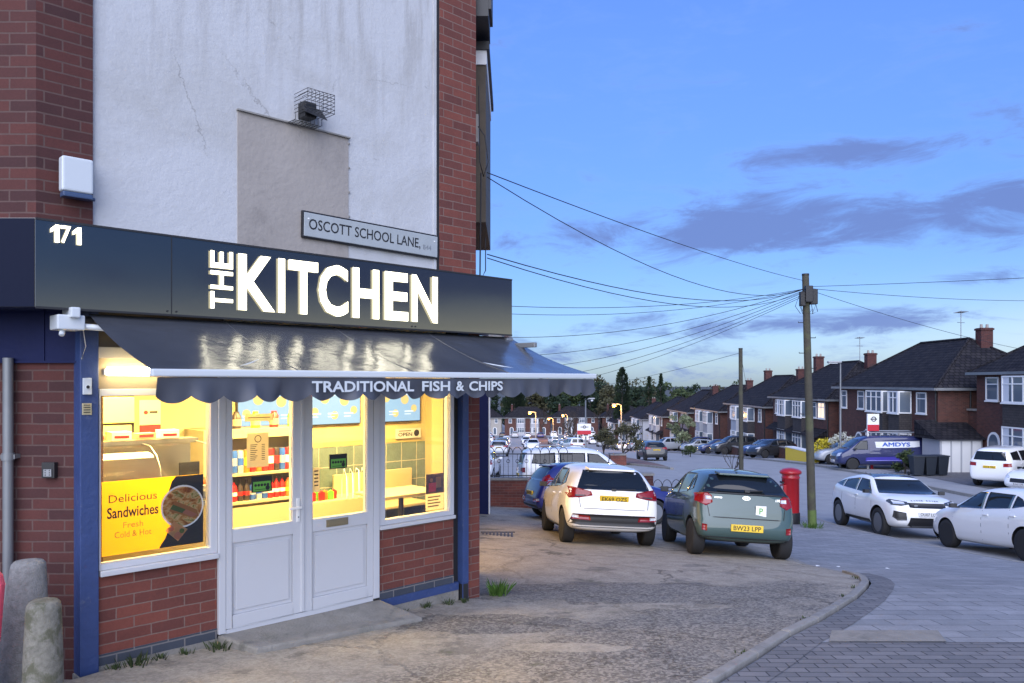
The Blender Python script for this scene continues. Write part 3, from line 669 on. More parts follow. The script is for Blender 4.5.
m = MB(FI); m.box(-9, cl.x - .003, cl.y - .006, cl.y - .0015, 2.54, 3.115); m.build('side_panel', 'fascia_side', sg)
def fr_fascia(s, z, off=.0, rot=0):
    c, sn = math.cos(rot), math.sin(rot)
    return frame((s, -.252 - off * .6, z), (c, 0, sn), (-sn, 0, c), (0, -1, 0))
def fasc_s(px): return math.sqrt(2) * (6509.6 / (1302 - px) - 5.64) + .25
letters = 'KITCHEN'
# letter edges along the fascia, measured on the photograph: left and right of each
ledge = [(237.5, 274), (277.5, 284), (288, 317), (318, 347), (352, 378), (384, 407), (411, 436.5)]
for ch, (p0, p1) in zip(letters, ledge):
    s0, s1 = fasc_s(p0), fasc_s(p1); m = fmb(); m.cur = 0
    m.text(ch, fr_fascia((s0 + s1) / 2, 2.826, .02), s1 - s0, .435, .007, .024 if ch != 'I' else .03, sides=1)
    m.build('letter_' + ch.lower(), ['letter_lit', 'letter_side'], sg)
for ch, (z0, z1) in zip('THE', ((2.606, 2.735), (2.755, 2.892), (2.915, 3.045))):
    m = fmb(); m.text(ch, fr_fascia(.79, (z0 + z1) / 2, .02, R(90)), z1 - z0, .175, .007, .012, sides=1)
    m.build('letter_' + ch.lower(), ['letter_lit', 'letter_side'], sg)
for k, ch in enumerate('171'):
    m = fmb()
    if ch == '7': m.text(ch, fr_fascia(-.282, 3.03, .015), .062, .115, .008, .01, sides=1)
    else:
        m.M = m.M @ fr_fascia((-.345, 0, -.212)[k], 3.03, .015); m.prism([(x * .06, y * .115, 0) for x, y in ((.0, -.5), (.42, -.5), (.42, .5), (.06, .5), (-.42, .26), (-.42, .04), (.0, .2))], (0, 0, .008))
    m.build('numeral', ['letter_lit', 'letter_side'], sg)

# ---------------------------------------------------------------- awning
aw = fthing('awning', 'dark retractable awning with scalloped white lettered valance over the shop front', 'awning', (0, 0, 2.1))
AO = (0, 0, 2.1); m = fmb(AO); m.smooth = True
NS, NT = 60, 16; vs = []
for j in range(NT + 1):
    t = j / NT
    for i in range(NS + 1):
        s = -.115 + (3.97 + .115) * i / NS
        vs.append((s, -.17 - 1.14 * t, 2.52 - .40 * t - .035 * math.sin(math.pi * t) + .006 * math.sin(i * .9 + 2 * t) * math.sin(math.pi * t)))
m.add(vs, [(j*(NS+1)+i, j*(NS+1)+i+1, (j+1)*(NS+1)+i+1, (j+1)*(NS+1)+i) for j in range(NT) for i in range(NS)], True)
canopy = m.build('canopy', 'awning_fabric', aw)
for s in (.86, 1.84, 2.86):
    m = fmb(AO); m.tube([(s, -.17 - 1.14 * t, 2.5215 - .40 * t - .035 * math.sin(math.pi * t)) for t in [i / 10 for i in range(11)]], .004, 5); m.build('seam', 'awning_fabric', canopy)
m = fmb(AO); m.box(-.125, 3.98, -1.34, -1.29, 2.082, 2.128); m.build('front_bar', 'alarm_white', aw, bevel=.01)
m = fmb(AO); m.cyl((-.2, -.14, 2.47), (3.9, -.14, 2.47), .035); m.build('roller', 'metal_dark', aw)
vs = []; NV = 400; per = 4.04 / 20
for i in range(NV + 1):
    s = -.09 + 4.04 * i / NV; ph = (s + .09) / per
    w = .017 * math.sin(2 * math.pi * ph * .52 + .6) + .013 * math.sin(2 * math.pi * ph * .23 + 1) + .006 * math.sin(2 * math.pi * ph * 1.3)
    bot = 1.965 - .045 * abs(math.sin(math.pi * ph)) ** .8
    for j in range(6):
        t = j / 5; vs.append((s, -1.325 + w * t * 1.4, 2.078 + (bot - 2.078) * t))
m = fmb(AO); m.add(vs, [(i*6+j, (i+1)*6+j, (i+1)*6+j+1, i*6+j+1) for i in range(NV) for j in range(5)], True)
val = m.build('valance', 'valance_fabric', aw)
def val_s(px): return math.sqrt(2) * (5300.9 / (1302 - px) - 5.64) + 1.33
for wd, p0, p1 in (('TRADITIONAL', 311, 413), ('FISH', 421, 449), ('&', 455, 463), ('CHIPS', 468, 501.6)):
    s0, s1 = val_s(p0), val_s(p1); m = fmb(AO); m.text(wd, frame(((s0 + s1) / 2, -1.352, 2.018), (1, 0, 0), (0, 0, 1), (0, -1, 0)), s1 - s0, .078, 0, .025); m.build('valance_word', 'alarm_white', val)
for s in (.25, 3.45):
    m = fmb(AO); e = (s + (.75 if s < 1 else -.75), -.75, 2.25); m.tube([(s, -.16, 2.43), e, (s + .1 * (1 if s < 1 else -1), -1.29, 2.10)], .022, 8); m.build('folding_arm', 'alarm_white', aw)
m = fmb(AO); m.box(-.33, -.16, -.26, -.08, 2.40, 2.50); m.box(-.26, -.20, -.30, -.10, 2.48, 2.55); m.tube([(-.2, -.2, 2.43), (.12, -.36, 2.405)], .024); m.tube([(-.28, -.2, 2.42), (-.30, -.24, 2.36)], .02); m.build('end_bracket', 'alarm_white', aw, bevel=.01)
m = fmb(AO); m.box(3.86, 3.95, -.25, -.08, 2.40, 2.51); m.box(3.88, 3.92, -.62, -.2, 2.40, 2.45); m.build('end_bracket', 'metal_grey', aw, bevel=.008)

# ---------------------------------------------------------------- small fixtures on the walls
o = (fs(73), -.03, fz(73, 180)); al = fthing('alarm_box', 'white burglar alarm siren box on the brick strip left of the render', 'alarm', o)
m = fmb(); m.box(-.10, .10, -.085, .0, -.105, .135); m.build('cover', 'alarm_white', al, bevel=.018, seg=3)
m = fmb(); m.box(-.092, .098, -.08, .0, -.142, -.106); m.cyl((.115, -.02, -.115), (.115, -.02, -.14), .014); m.build('strobe_base', 'alarm_blue', al, bevel=.008)
o = (fs(305), -.0, fz(305, 115)); fl = fthing('floodlight', 'small dark floodlight in a wire cage on the render above the brown patch', 'floodlight', o)
m = fmb(); m.box(-.05, .06, -.09, .03, -.04, .09); m.prism([(-.09, -.16, -.03), (.13, -.16, -.06), (.13, -.06, .05), (-.05, -.06, .08)], (0, .06, .03)); m.build('lamp_head', 'black_plastic', fl, bevel=.006)
m = fmb()
for k in range(8): t = -.09 + k * .037; m.tube([(t, .02, .0), (t, -.2, .0), (t, -.2, .16), (t, .02, .16)], .0028, 4)
for k in range(6): t = k * .032; m.tube([(-.09, .02, t), (-.09, -.2, t), (.17, -.2, t), (.17, .02, t)], .0028, 4)
for k in range(8): t = -.16 + k * .036; m.tube([(t, .02, -.10), (t, -.12, -.10), (t, -.12, -.04)], .0028, 4)
for k in range(5): m.tube([(-.16, -.025 * k, -.10), (.09, -.025 * k, -.10)], .0028, 4)
m.build('wire_cage', 'metal_dark', fl)
o = (2.383, .022, 3.40); npl = fthing('street_nameplate', 'grey street nameplate with black lettering on the render above the lit sign', 'nameplate', o)
T = Matrix.Rotation(-.016, 4, (0, -1, 0)).inverted()
def pr(mb): mb.M = Matrix.Rotation(.016, 4, 'Y'); return mb
m = pr(MB()); m.box(-.757, .757, -.03, .0, -.118, .118); m.build('frame', 'black_print', npl, bevel=.01)
m = pr(MB()); m.box(-.742, .742, -.033, -.02, -.103, .103); m.build('plate', 'nameplate', npl, bevel=.006)
m = pr(MB()); m.text('OSCOTT SCHOOL LANE,', frame((-.085, -.0345, -.0), (1, 0, 0), (0, 0, 1), (0, -1, 0)), 1.22, .108, 0, .008); m.build('lettering', 'black_print', npl)
m = pr(MB()); m.text('B44', frame((.61, -.0345, -.02), (1, 0, 0), (0, 0, 1), (0, -1, 0)), .10, .045); m.build('district_lettering', 'metal_grey', npl)
for s, z in ((-.70, .05), (.70, .05)): m = pr(MB()); m.cyl((s, -.03, z), (s, -.038, z), .008, n=8); m.build('screw', 'white_plain', npl)
o = (-.085, -.036, 2.02)
m = fmb(); m.box(-.028, .028, -.022, 0, -.058, .058); m.cur = 1; m.cyl((.0, -.022, -.005), (0, -.03, -.005), .016)
fsingle('shutter_switch', m, ['alarm_white', 'black_print'], 'white key switch plate high on the blue corner post', 'switch', o, bevel=.004)
o = (-.085, -.036, 1.86); m = fmb(); m.box(-.03, .03, -.008, 0, -.04, .04); m.cur = 1
for k in range(4): m.box(-.022, .022, -.0095, -.008, .025 - k * .017, .031 - k * .017)
fsingle('notice_sticker', m, ['paper', 'black_print'], 'small printed notice stuck on the blue corner post', 'notice', o)
m = MB(); m.box(-.045, .045, -.045, 0, -.055, .055); m.cur = 1; m.box(-.03, .03, -.052, -.044, -.045, .01)
for r_ in range(3):
    for c_ in range(2): m.cyl((-.015 + .03 * c_, -.05, .0 - .016 * r_), (-.015 + .03 * c_, -.056, .0 - .016 * r_), .005, n=6)
ks = tag(m.build('key_safe', ['black_plastic', 'metal_grey'], None, (-462 / 790 * 5.6, 5.619, CAMZ - 88 / 790 * 5.6), bevel=.008), 'small grey and black key safe on the dark brick wall', 'key safe')
m = MB(); X0 = -504 / 790 * 5.56; m.cyl((X0, 5.56, -.25), (X0, 5.56, 2.22), .034)
for z in (.5, 1.5): m.cyl((X0, 5.56, z), (X0, 5.56, z + .05), .042); m.box(X0 - .05, X0 + .05, 5.555, 5.62, z + .01, z + .04)
tag(m.build('downpipe', 'galv'), 'grey downpipe on the dark brick wall behind the bollards', 'downpipe')
# strip light under the awning
o = (.235, -.006, 2.115); st = fthing('strip_light', 'lit fluorescent strip light above the left shop window', 'light', o)
m = fmb(); m.box(-.20, .20, -.03, .0, -.015, .03); m.build('fitting', 'white_plain', st, bevel=.004)
m = fmb(); m.cyl((-.19, -.05, -.0), (.19, -.05, -.0), .02); m.cyl((-.19, -.05, .03), (.19, -.05, .03), .014); m.build('tube', 'tube_lit', st)
m = MB(); m.tube([wbase(-.12, .06).to_3d() + Vector((0, 0, 2.45)), wbase(-.1, .07).to_3d() + Vector((0, 0, 2.3)), wbase(-.12, .04).to_3d() + Vector((0, 0, 2.21))], .003, 5)
tag(m.build('loose_wire', 'white_plain'), 'thin white wire hanging below the awning bracket', 'wire')

# posters and stickers in the windows
def wposter(name, label, cat, s0, s1, z0, z1, y, mats, fn):
    o = ((s0 + s1) / 2, y, (z0 + z1) / 2); m = fmb(); w, h = (s1 - s0) / 2, (z1 - z0) / 2
    m.box(-w, w, -.002, .002, -h, h); fn(m, w, h); return fsingle(name, m, mats, label, cat, o)
def T2(x, z, rot=0, d=.0035): c, s_ = math.cos(rot), math.sin(rot); return frame((x, -d, z), (c, 0, s_), (-s_, 0, c), (0, -1, 0))
def disc(m, x, z, r, d, n=32): m.poly([(x + r * math.cos(2*math.pi*i/n), -d, z + r * math.sin(2*math.pi*i/n)) for i in range(n)])
def sandwich(m, w, h):
    m.cur = 1   # black swoosh on the right
    edge = [(.30, 1), (.22, .86), (.16, .62), (.20, .3), (.28, .0), (.24, -.3), (.14, -.55), (.08, -.75), (.0, -.9), (-.04, -1)]
    m.poly([(x * w + .12 * w, -.003, z * h * .995) for x, z in edge] + [(w, -.003, -h * .995), (w, -.003, h * .995)])
    m.cur = 3; disc(m, .56 * w, .12 * h, .165, .0045); m.cur = 9; disc(m, .56 * w, .12 * h, .152, .0055)
    m.cur = 2; m.poly([(.28*w, -.0065, .02*h), (.40*w, -.0065, .30*h), (.86*w, -.0065, -.02*h), (.90*w, -.0065, -.22*h), (.72*w, -.0065, -.22*h)])
    m.cur = 5; m.poly([(.30*w, -.0075, .08*h), (.36*w, -.0075, .20*h), (.62*w, -.0075, .02*h), (.55*w, -.0075, -.08*h)])
    m.cur = 6; m.poly([(.55*w, -.0075, -.06*h), (.62*w, -.0075, .03*h), (.88*w, -.0075, -.16*h), (.74*w, -.0075, -.22*h)])
    m.cur = 4; m.poly([(.20*w, -.008, -.52*h), (.38*w, -.008, -.28*h), (.66*w, -.008, -.55*h), (.46*w, -.008, -.86*h)])
    m.cur = 6; disc(m, .46*w, -.7*h, .03, .009, 12); disc(m, .32*w, -.48*h, .022, .009, 12); m.cur = 5; disc(m, .54*w, -.58*h, .02, .009, 10)
    m.cur = 7; m.text('Delicious', T2(-.42*w, .52*h), .92*w, .21*h); m.cur = 1; m.text('Sandwiches', T2(-.42*w, .14*h), .98*w, .30*h, 0, .02)
    m.cur = 8; m.text('Fresh', T2(-.42*w, -.22*h), .38*w, .16*h); m.text('Cold & Hot', T2(-.42*w, -.47*h), .70*w, .17*h)
wposter('sandwich_poster', 'yellow and black poster advertising sandwiches inside the left window', 'poster', .045, .79, .785, 1.325, .06, ['yellow_print', 'black_print', 'bread', 'white_plain', 'plate_peach', 'lettuce', 'ham', 'brown_print', 'olive_print', 'food_photo'], sandwich)
def paper_menu(m, w, h):
    m.cur = 1
    n = 20; m.add([(.0 + r_ * math.cos(2*math.pi*i/n), -.003, .66*h + r_ * math.sin(2*math.pi*i/n)) for r_ in (.024, .030) for i in range(n)], [(i, (i+1) % n, n+(i+1) % n, n+i) for i in range(n)], False)
    for k in range(9): m.box(-.7*w, (-.05 - .1 * (k % 3)) * w, -.0035, -.002, (.30 - .11*k)*h, (.335 - .11*k)*h); m.box(.35*w, .65*w, -.0035, -.002, (.30 - .11*k)*h, (.335 - .11*k)*h)
wposter('opening_hours_notice', 'cream paper notice with a ring emblem on the left door glass', 'notice', fs(247), fs(268.5), fz(258, 467), fz(258, 433), .001, ['paper', 'black_print'], paper_menu)
def hyg(m, w, h):
    m.cur = 1; m.box(-w, w, -.0035, -.002, -.95*h, .50*h); m.cur = 2; m.box(-.85*w, .85*w, -.0042, -.003, -.85*h, .34*h); m.cur = 1
    for k in range(5): disc(m, (-.62 + .3 * k) * w, -.1*h, .012, .005, 12)
    disc(m, .55*w, -.5*h, .02, .005, 14); m.box(-.7*w, .3*w, -.005, -.004, -.68*h, -.6*h)
wposter('hygiene_sticker', 'green and black hygiene rating sticker on the left door glass', 'sticker', fs(251.5), fs(272), fz(262, 492), fz(262, 476), .001, ['black_print', 'black_print', 'green_print'], hyg)
wposter('hygiene_sticker', 'green and black hygiene rating sticker on the right door glass', 'sticker', fs(329.5), fs(347), fz(338, 468.5), fz(338, 454), .001, ['black_print', 'black_print', 'green_print'], hyg)
wposter('tan_strip_notice', 'tan paper strip high on the left door glass', 'notice', fs(245), fs(273), fz(259, 421), fz(259, 414), .001, ['paper', 'black_print'], lambda m, w, h: (setattr(m, 'cur', 1), m.box(-.8*w, .8*w, -.0035, -.002, -.1*h, .1*h)))
def redpic(m, w, h):
    m.cur = 1; m.box(-w, w, -.003, -.002, -.1*h, h); m.cur = 2; m.box(-.7*w, .1*w, -.004, -.003, .0, .5*h); m.cur = 3; m.box(.1*w, .7*w, -.004, -.003, .2*h, .8*h); disc(m, -.4*w, .65*h, .02, .005, 10); m.cur = 1
    for k in range(4): m.box(-.8*w, (.6 - .2 * (k % 2))*w, -.0035, -.002, (-.32 - .17*k)*h, (-.25 - .17*k)*h)
wposter('picture_flyer', 'dark picture flyer low in the right shop window', 'flyer', fs(429), fs(447), fz(438, 510), fz(438, 474), .05, ['paper', 'brown_print', 'can_red', 'bread'], redpic)
wposter('list_flyer', 'narrow cream list flyer on the right door glass', 'flyer', fs(313), fs(319.5), fz(316, 492), fz(316, 468), .001, ['paper', 'black_print'], lambda m, w, h: [setattr(m, 'cur', 1)] + [m.box(-.6*w, .6*w, -.0035, -.002, (.7-.3*k)*h, (.8-.3*k)*h) for k in range(5)])

# ---------------------------------------------------------------- inside the shop
for k, (s, y) in enumerate(((.7, .9), (2.3, 1.1), (3.6, 1.4))):
    lab = ('lit ceiling panel over the food counter', 'lit ceiling panel behind the white doors', 'lit ceiling panel over the customer table')[k]
    cl_ = fthing('ceiling_light', lab + ' inside the shop', 'light', (s, y, 2.45), 'ceiling lights in the shop')
    m = fmb(); m.box(-.32, .32, -.32, .32, -.02, .012); m.build('housing', 'white_plain', cl_)
    m = fmb(); m.box(-.3, .3, -.3, .3, -.026, -.0205); m.build('diffuser', 'panel_lit', cl_)
    L = bpy.data.lights.new('ceiling_lamp', 'AREA'); L.energy = 78; L.size = .58; L.color = (1, .66, .21); lo_ = bpy.data.objects.new('ceiling_lamp', L); COL.objects.link(lo_); lo_.parent = cl_; lo_.location = (0, 0, -.04)
for k, (s0, s1) in enumerate(((2.18, 2.98), (3.06, 3.83), (3.95, 4.79))):
    lab = ('nearest the drinks shelves', 'in the middle of the three', 'above the customer table')[k]
    sc = fthing('menu_screen', 'lit blue menu screen on the back wall, ' + lab, 'screen', ((s0+s1)/2, 2.38, 1.76), 'menu screens'); w = (s1 - s0) / 2
    m = fmb(); m.box(-w, w, -.02, .018, -.24, .24); m.build('bezel', 'black_plastic', sc, bevel=.004)
    m = fmb(); m.box(-w + .015, w - .015, -.024, -.0205, -.225, .225); m.cur = 1
    for j in range(5): disc(m, -w * .72 + j * w * .36, (-.07, .09, -.12, .06, -.06)[j], .05 + .015 * (j % 2), .0245, 14)
    m.cur = 2
    for j in range(6): m.box(-w * .85 + (j % 3) * w * .6, -w * .5 + (j % 3) * w * .6, -.025, -.0241, .155 - .26 * (j // 3), .17 - .26 * (j // 3)); m.box(-w * .85 + (j % 3) * w * .6, -w * .6 + (j % 3) * w * .6, -.025, -.0241, .12 - .26 * (j // 3), .13 - .26 * (j // 3))
    m.build('display', ['screen_lit', 'screen_pic', 'screen_pale'], sc)
co = fthing('drinks_cooler', 'glass fronted drinks cooler with glowing yellow header behind the counter', 'cooler', (.45, 1.7, .05))
m = fmb(); m.box(-.36, .40, 0, .5, 0, 1.88); m.build('cabinet', 'black_plastic', co, bevel=.01)
m = fmb(); m.box(-.35, .39, -.035, .0, 1.62, 1.86); m.build('header', 'cooler_header', co, bevel=.01)
m = fmb(); m.box(-.33, .37, -.012, -.001, .12, 1.6); m.cur = 1
for z in (.5, .8, 1.1, 1.38): m.box(-.32, .36, -.016, -.0125, z, z + .012)
m.build('lit_interior', ['shelf_cream', 'steel'], co)
canm = {}
def can(x, y, z, col, root_o, grp, lab, bottle=False, r=.032):
    key = (col, bottle)
    if key not in canm:
        m = MB()
        if bottle: m.lathe([(.03, 0), (.034, .01), (.034, .12), (.03, .15), (.012, .19), (.012, .205)], 14); m.cur = 1; m.lathe([(.0125, .2055), (.0125, .225)], 10); m.cur = 2; m.lathe([(.0345, .06), (.0345, .1)], 14)
        else: m.lathe([(.026, 0), (.032, .008), (.032, .108), (.027, .12)], 14); m.cur = 1; m.lathe([(.0265, .1205), (.0265, .123)], 12); m.cur = 2; m.lathe([(.0325, .04), (.0325, .08)], 14)
        canm[key] = m.mesh('drink_bottle' if bottle else 'drink_can', [col, 'steel' if not bottle else 'can_dark', {'can_red': 'white_plain', 'can_blue': 'can_silver', 'can_silver': 'can_blue', 'can_orange': 'can_yellow', 'can_yellow': 'can_green', 'can_green': 'can_yellow', 'can_dark': 'can_red'}[col]])
    o = bpy.data.objects.new('drink_bottle' if bottle else 'drink_can', canm[key]); COL.objects.link(o)
    o.location = fw(x, y, z); o.rotation_euler = (0, 0, rnd.uniform(0, 6)); return tag(o, lab, 'bottle' if bottle else 'can', grp)
cn = dict(can_orange='orange', can_red='red', can_blue='blue', can_silver='silver', can_yellow='yellow', can_green='green', can_dark='dark')
for j, c_ in enumerate(['can_yellow', 'can_yellow', 'can_green', 'can_silver', 'can_orange', 'can_green', 'can_yellow']):
    can(.16 + .09 * j, 1.655, 1.47, c_, None, 'cans in the drinks cooler', cn[c_] + ' drink can on the top shelf of the yellow headed cooler')
sh = fthing('drinks_shelves', 'cream wall shelves of canned and bottled drinks behind the left door', 'shelves', (2.2, 2.1, .05))
for z, y0 in ((.02, -.22), (.70, -.24), (1.00, -.24), (1.40, -.2)): m = fmb(); m.box(-.6, .62, y0, .28, z, z + .03 if z < 1.3 else z + .10); m.build('shelf', 'shelf_cream', sh, bevel=.004)
m = fmb(); m.box(-.6, .62, .18, .28, .0, 1.5); m.box(-.6, -.575, -.2, .28, 0, 1.4); m.box(.6, .62, -.2, .28, 0, 1.4); m.box(-.57, .6, -.235, -.21, .35, .67); m.build('back_panel', 'shelf_cream', sh)
up = ['can_orange', 'can_orange', 'can_silver', 'can_silver', 'can_blue', 'can_silver', 'can_orange', 'can_red', 'can_orange', 'can_red', 'can_red', 'can_dark', 'can_blue', 'can_red', 'can_blue', 'can_silver']
for j, c_ in enumerate(up): can(1.66 + .07 * j, 1.93, 1.081, c_, None, 'cans on the upper drinks shelf', 'tall ' + cn[c_] + ' can on the upper drinks shelf').scale = (1.1, 1.1, 2.0)
lowr = ['can_yellow', 'can_yellow', 'can_yellow', 'can_green', 'can_red', 'can_dark', 'can_dark', 'can_blue', 'can_silver', 'can_blue', 'can_red', 'can_red', 'can_red', 'can_orange', 'can_orange', 'can_orange']
for j, c_ in enumerate(lowr): can(1.66 + .07 * j, 1.93, .781, c_, None, 'bottles on the lower drinks shelf', cn[c_] + ' bottle on the lower drinks shelf', True)
ct = fthing('serving_counter', 'cream serving counter with curved glass food display in the left window', 'counter', (.6, .8, .05))
m = fmb(); m.box(-.5, .62, -.25, .35, 0, .95); m.build('counter_base', 'shelf_cream', ct, bevel=.01)
m = fmb(); m.box(-.5, .62, -.28, .38, .95, .99); m.build('counter_top', 'steel', ct, bevel=.008)
prof = [(-.26, .99), (-.27, 1.15), (-.24, 1.28), (-.16, 1.39), (-.02, 1.46), (.2, 1.47)]
m = fmb(); m.add([(x, a_, b_) for x in (-.42, .52) for a_, b_ in prof], [(i, i+1, 6+i+1, 6+i) for i in range(5)], True); m.build('curved_glass', 'pane', ct)
m = fmb()
for x in (-.42, .05, .52): m.tube([(x, a_, b_) for a_, b_ in prof], .008, 6)
m.box(-.44, .54, .16, .36, 1.46, 1.50); m.box(-.44, .54, .33, .36, .99, 1.47); m.build('glass_frame', 'steel', ct)
m = fmb()
for k in range(4): m.box(-.40 + .23 * k, -.20 + .23 * k, -.2, .25, 1.0, 1.06)
m.cur = 1
for k in range(40): m.ball((-.38 + rnd.random() * .88, -.15 + rnd.random() * .35, 1.08 + rnd.random() * .06), .04, 4, .6)
m.build('food_tray', ['steel', 'bread'], ct)
def notice(m, w, h): m.cur = 1; m.box(-w, w, -.003, -.002, -h, -.3*h); m.cur = 1; disc(m, -.4*w, .35*h, .02, .0035, 12); m.cur = 2; m.box(-.05*w, .7*w, -.0035, -.002, .3*h, .42*h)
wposter('price_notice', 'cream and red price notice on the cooler edge', 'notice', .865, 1.06, 1.52, 1.88, 1.62, ['paper', 'can_red', 'black_print'], notice)
def opn(m, w, h): m.cur = 1; m.text('OPEN', T2(-.25*w, -.2*h), 1.1*w, .75*h, 0, .02); m.box(-.75*w, .2*w, -.0035, -.002, .45*h, .6*h); disc(m, .65*w, 0, .045, .0035, 16)
wposter('open_sign', 'small grey OPEN sign on the cream wall above the tiles', 'sign', 4.38, 4.80, 1.30, 1.43, 2.37, ['grey_sign', 'black_print'], opn)
tl = fthing('till', 'grey shop till with a small screen standing on the serving counter', 'till', (1.04, .85, 1.04))
m = fmb(); m.box(-.11, .11, -.1, .14, 0, .10); m.prism([(-.11, -.1, .10), (-.11, .14, .10), (-.11, .14, .17)], (.22, 0, 0)); m.build('body', 'grey_sign', tl, bevel=.006)
m = fmb(); m.box(-.09, .09, .06, .075, .17, .30); m.build('screen', 'black_plastic', tl, bevel=.004)
for k in range(4):
    o = (.28 + .20 * k, 1.0, 1.56); m = fmb(); m.box(-.08, .08, -.06, .06, 0, .05 + .02 * (k % 2)); m.cur = 1; m.box(-.06, .06, -.0615, -.06, .015, .04)
    fsingle('takeaway_box', m, ['white_plain' if k % 2 else 'shelf_cream', 'can_red'], ('shallow cream', 'tall white', 'second shallow cream', 'rightmost tall white')[k] + ' takeaway box on the glass display', 'box', o, 'takeaway boxes on the glass display', bevel=.004)
for k in range(5):
    o = (1.78 + .22 * k, 2.0, 1.55); m = fmb(); m.lathe([(.05, 0), (.05, .13), (.03, .16), (.03, .18)], 14); m.cur = 1; m.lathe([(.051, .03), (.051, .10)], 14)
    fsingle('sauce_jar', m, [('can_red', 'can_dark', 'can_yellow', 'can_red', 'can_green')[k], 'paper'], ('red', 'dark', 'yellow', 'second red', 'green')[k] + ' catering sauce jar on top of the drinks shelves', 'jar', o, 'sauce jars above the drinks')
tb = fthing('cafe_table', 'cream topped table seen through the right window', 'table', (3.75, 1.35, .05))
m = fmb(); m.box(-.5, .35, -.3, .3, .70, .735); m.build('tabletop', 'shelf_cream', tb, bevel=.01)
m = fmb(); m.cyl((-.05, 0, .02), (-.05, 0, .70), .03); m.cyl((-.05, 0, 0), (-.05, 0, .02), .22, n=20); m.build('pedestal', 'metal_dark', tb)
bn = fthing('cafe_bench', 'cream bench against the tiled wall beyond the table', 'bench', (4.0, 2.1, .05))
m = fmb(); m.box(-.6, .6, -.2, .2, .42, .46); m.box(-.6, .6, .2, .24, .44, .86); m.build('seat_and_back', 'shelf_cream', bn, bevel=.01)
for x in (-.5, .5): m = fmb(); m.box(x - .03, x + .03, -.18, .2, 0, .42); m.build('leg', 'metal_dark', bn)
lc = fthing('low_counter', 'low cream counter with snack packets behind the right door', 'counter', (3.25, 2.1, .05))
m = fmb(); m.box(-.42, .5, -.2, .28, 0, .62); m.build('counter_body', 'shelf_cream', lc, bevel=.01)
for j in range(6):
    c_ = ['can_red', 'can_green', 'can_red', 'can_orange', 'can_green', 'can_red'][j]; o = (2.92 + .06 * j, 1.98 + .03 * (j % 2), .67)
    m = fmb(); m.prism([(-.035, 0, 0), (.035, 0, 0), (.04, 0, .09), (.0, 0, .115), (-.04, 0, .09)], (0, .03, 0)); fsingle('snack_packet', m, c_, cn[c_] + ' snack packet standing on the low counter', 'packet', o, 'snack packets on the low counter', bevel=.006)
rk = fthing('wire_bag_rack', 'white wire bag rack standing on the low counter', 'rack', (3.42, 2.0, .67)); m = fmb()
for k in range(5): x = -.1 + .085 * k; m.tube([(x, -.1, 0), (x + .01, -.08, .26 + .03 * (k % 3)), (x + .03, .0, .34), (x + .05, .08, .2), (x + .06, .1, 0)], .007, 5)
m.build('hoops', 'white_plain', rk)

# ---------------------------------------------------------------- cars
def hatch_st(xr, xf, H, w, zbr=1.0, zbf=.95, rtx=-1.45, wtx=.35, wbx=1.08, cowl=1.0, hood=.88, nose=.72, zb=.19, roofdrop=.03, tuck=.86):
    H += .025
    return [(xr + .02, rtx - .08, zb + .12, zbr, H - .17 - roofdrop, w * tuck, w * .53), (xr + .07, rtx + .04, zb + .075, zbr, H - .08 - roofdrop, w * .955, w * .60),
            (xr + .5, max(rtx + .32, xr + .5), zb + .04, zbr, H - .02 - roofdrop, w, w * .66), (-.5, -.5, zb, (zbr + zbf) / 2, H, w, w * .69), (.05, .05, zb, zbf, H - .008, w, w * .715),
            (wtx, wtx, zb, zbf, H - .06, w, w * .70), ((wtx + wbx) / 2, (wtx + wbx) / 2, zb, zbf, (H - .06 + cowl) / 2 + .03, w, w * .74), (wbx, wbx, zb, zbf, cowl + .01, w, w * .80),
            ((wbx + xf) / 2 - .1, (wbx + xf) / 2 - .1, zb, zbf, (cowl + hood) / 2 + .03, w * .985, w * .8), (xf - .30, xf - .34, zb + .03, zbf, hood, w * .945, w * .8),
            (xf - .07, xf - .16, zb + .07, zbf, nose + .05, w * .86, w * .7), (xf, xf - .08, zb + .13, zbf, nose - .03, w * .72, w * .6)]
def body_rows(st):
    xl, xt, zb, zbt, zt, w, wt = st; rows = []
    if zt > zbt + .12:
        zm = .5 * (zb + zbt) - .03
        k = .70
        rows = [(zb, .84*w), (zb+.1, .965*w), (zm, w), (zbt-.10, .985*w), (zbt, .95*w), (zbt+(zt-zbt)*k, .95*w+(wt*1.05-.95*w)*k), (zt-.055, wt), (zt-.008, wt*.68)]
    else:
        rows = [(zb, .84*w), (zb+.1, .965*w), (.5*(zb+zt)-.03, w), (zt-.17, .985*w), (zt-.085, .955*w), (zt-.045, .89*w), (zt-.014, .76*w), (zt, .5*w)]
    out = []
    for z, y in rows:
        t = max(0, min(1, (z - zb) / (zt - zb))); t2 = t ** 2.2
        x = xl + (xt - xl) * t2
        if z <= zb + .001: x += .05 * (1 if xl < 0 else -1)
        out.append((x, y, z))
    return out
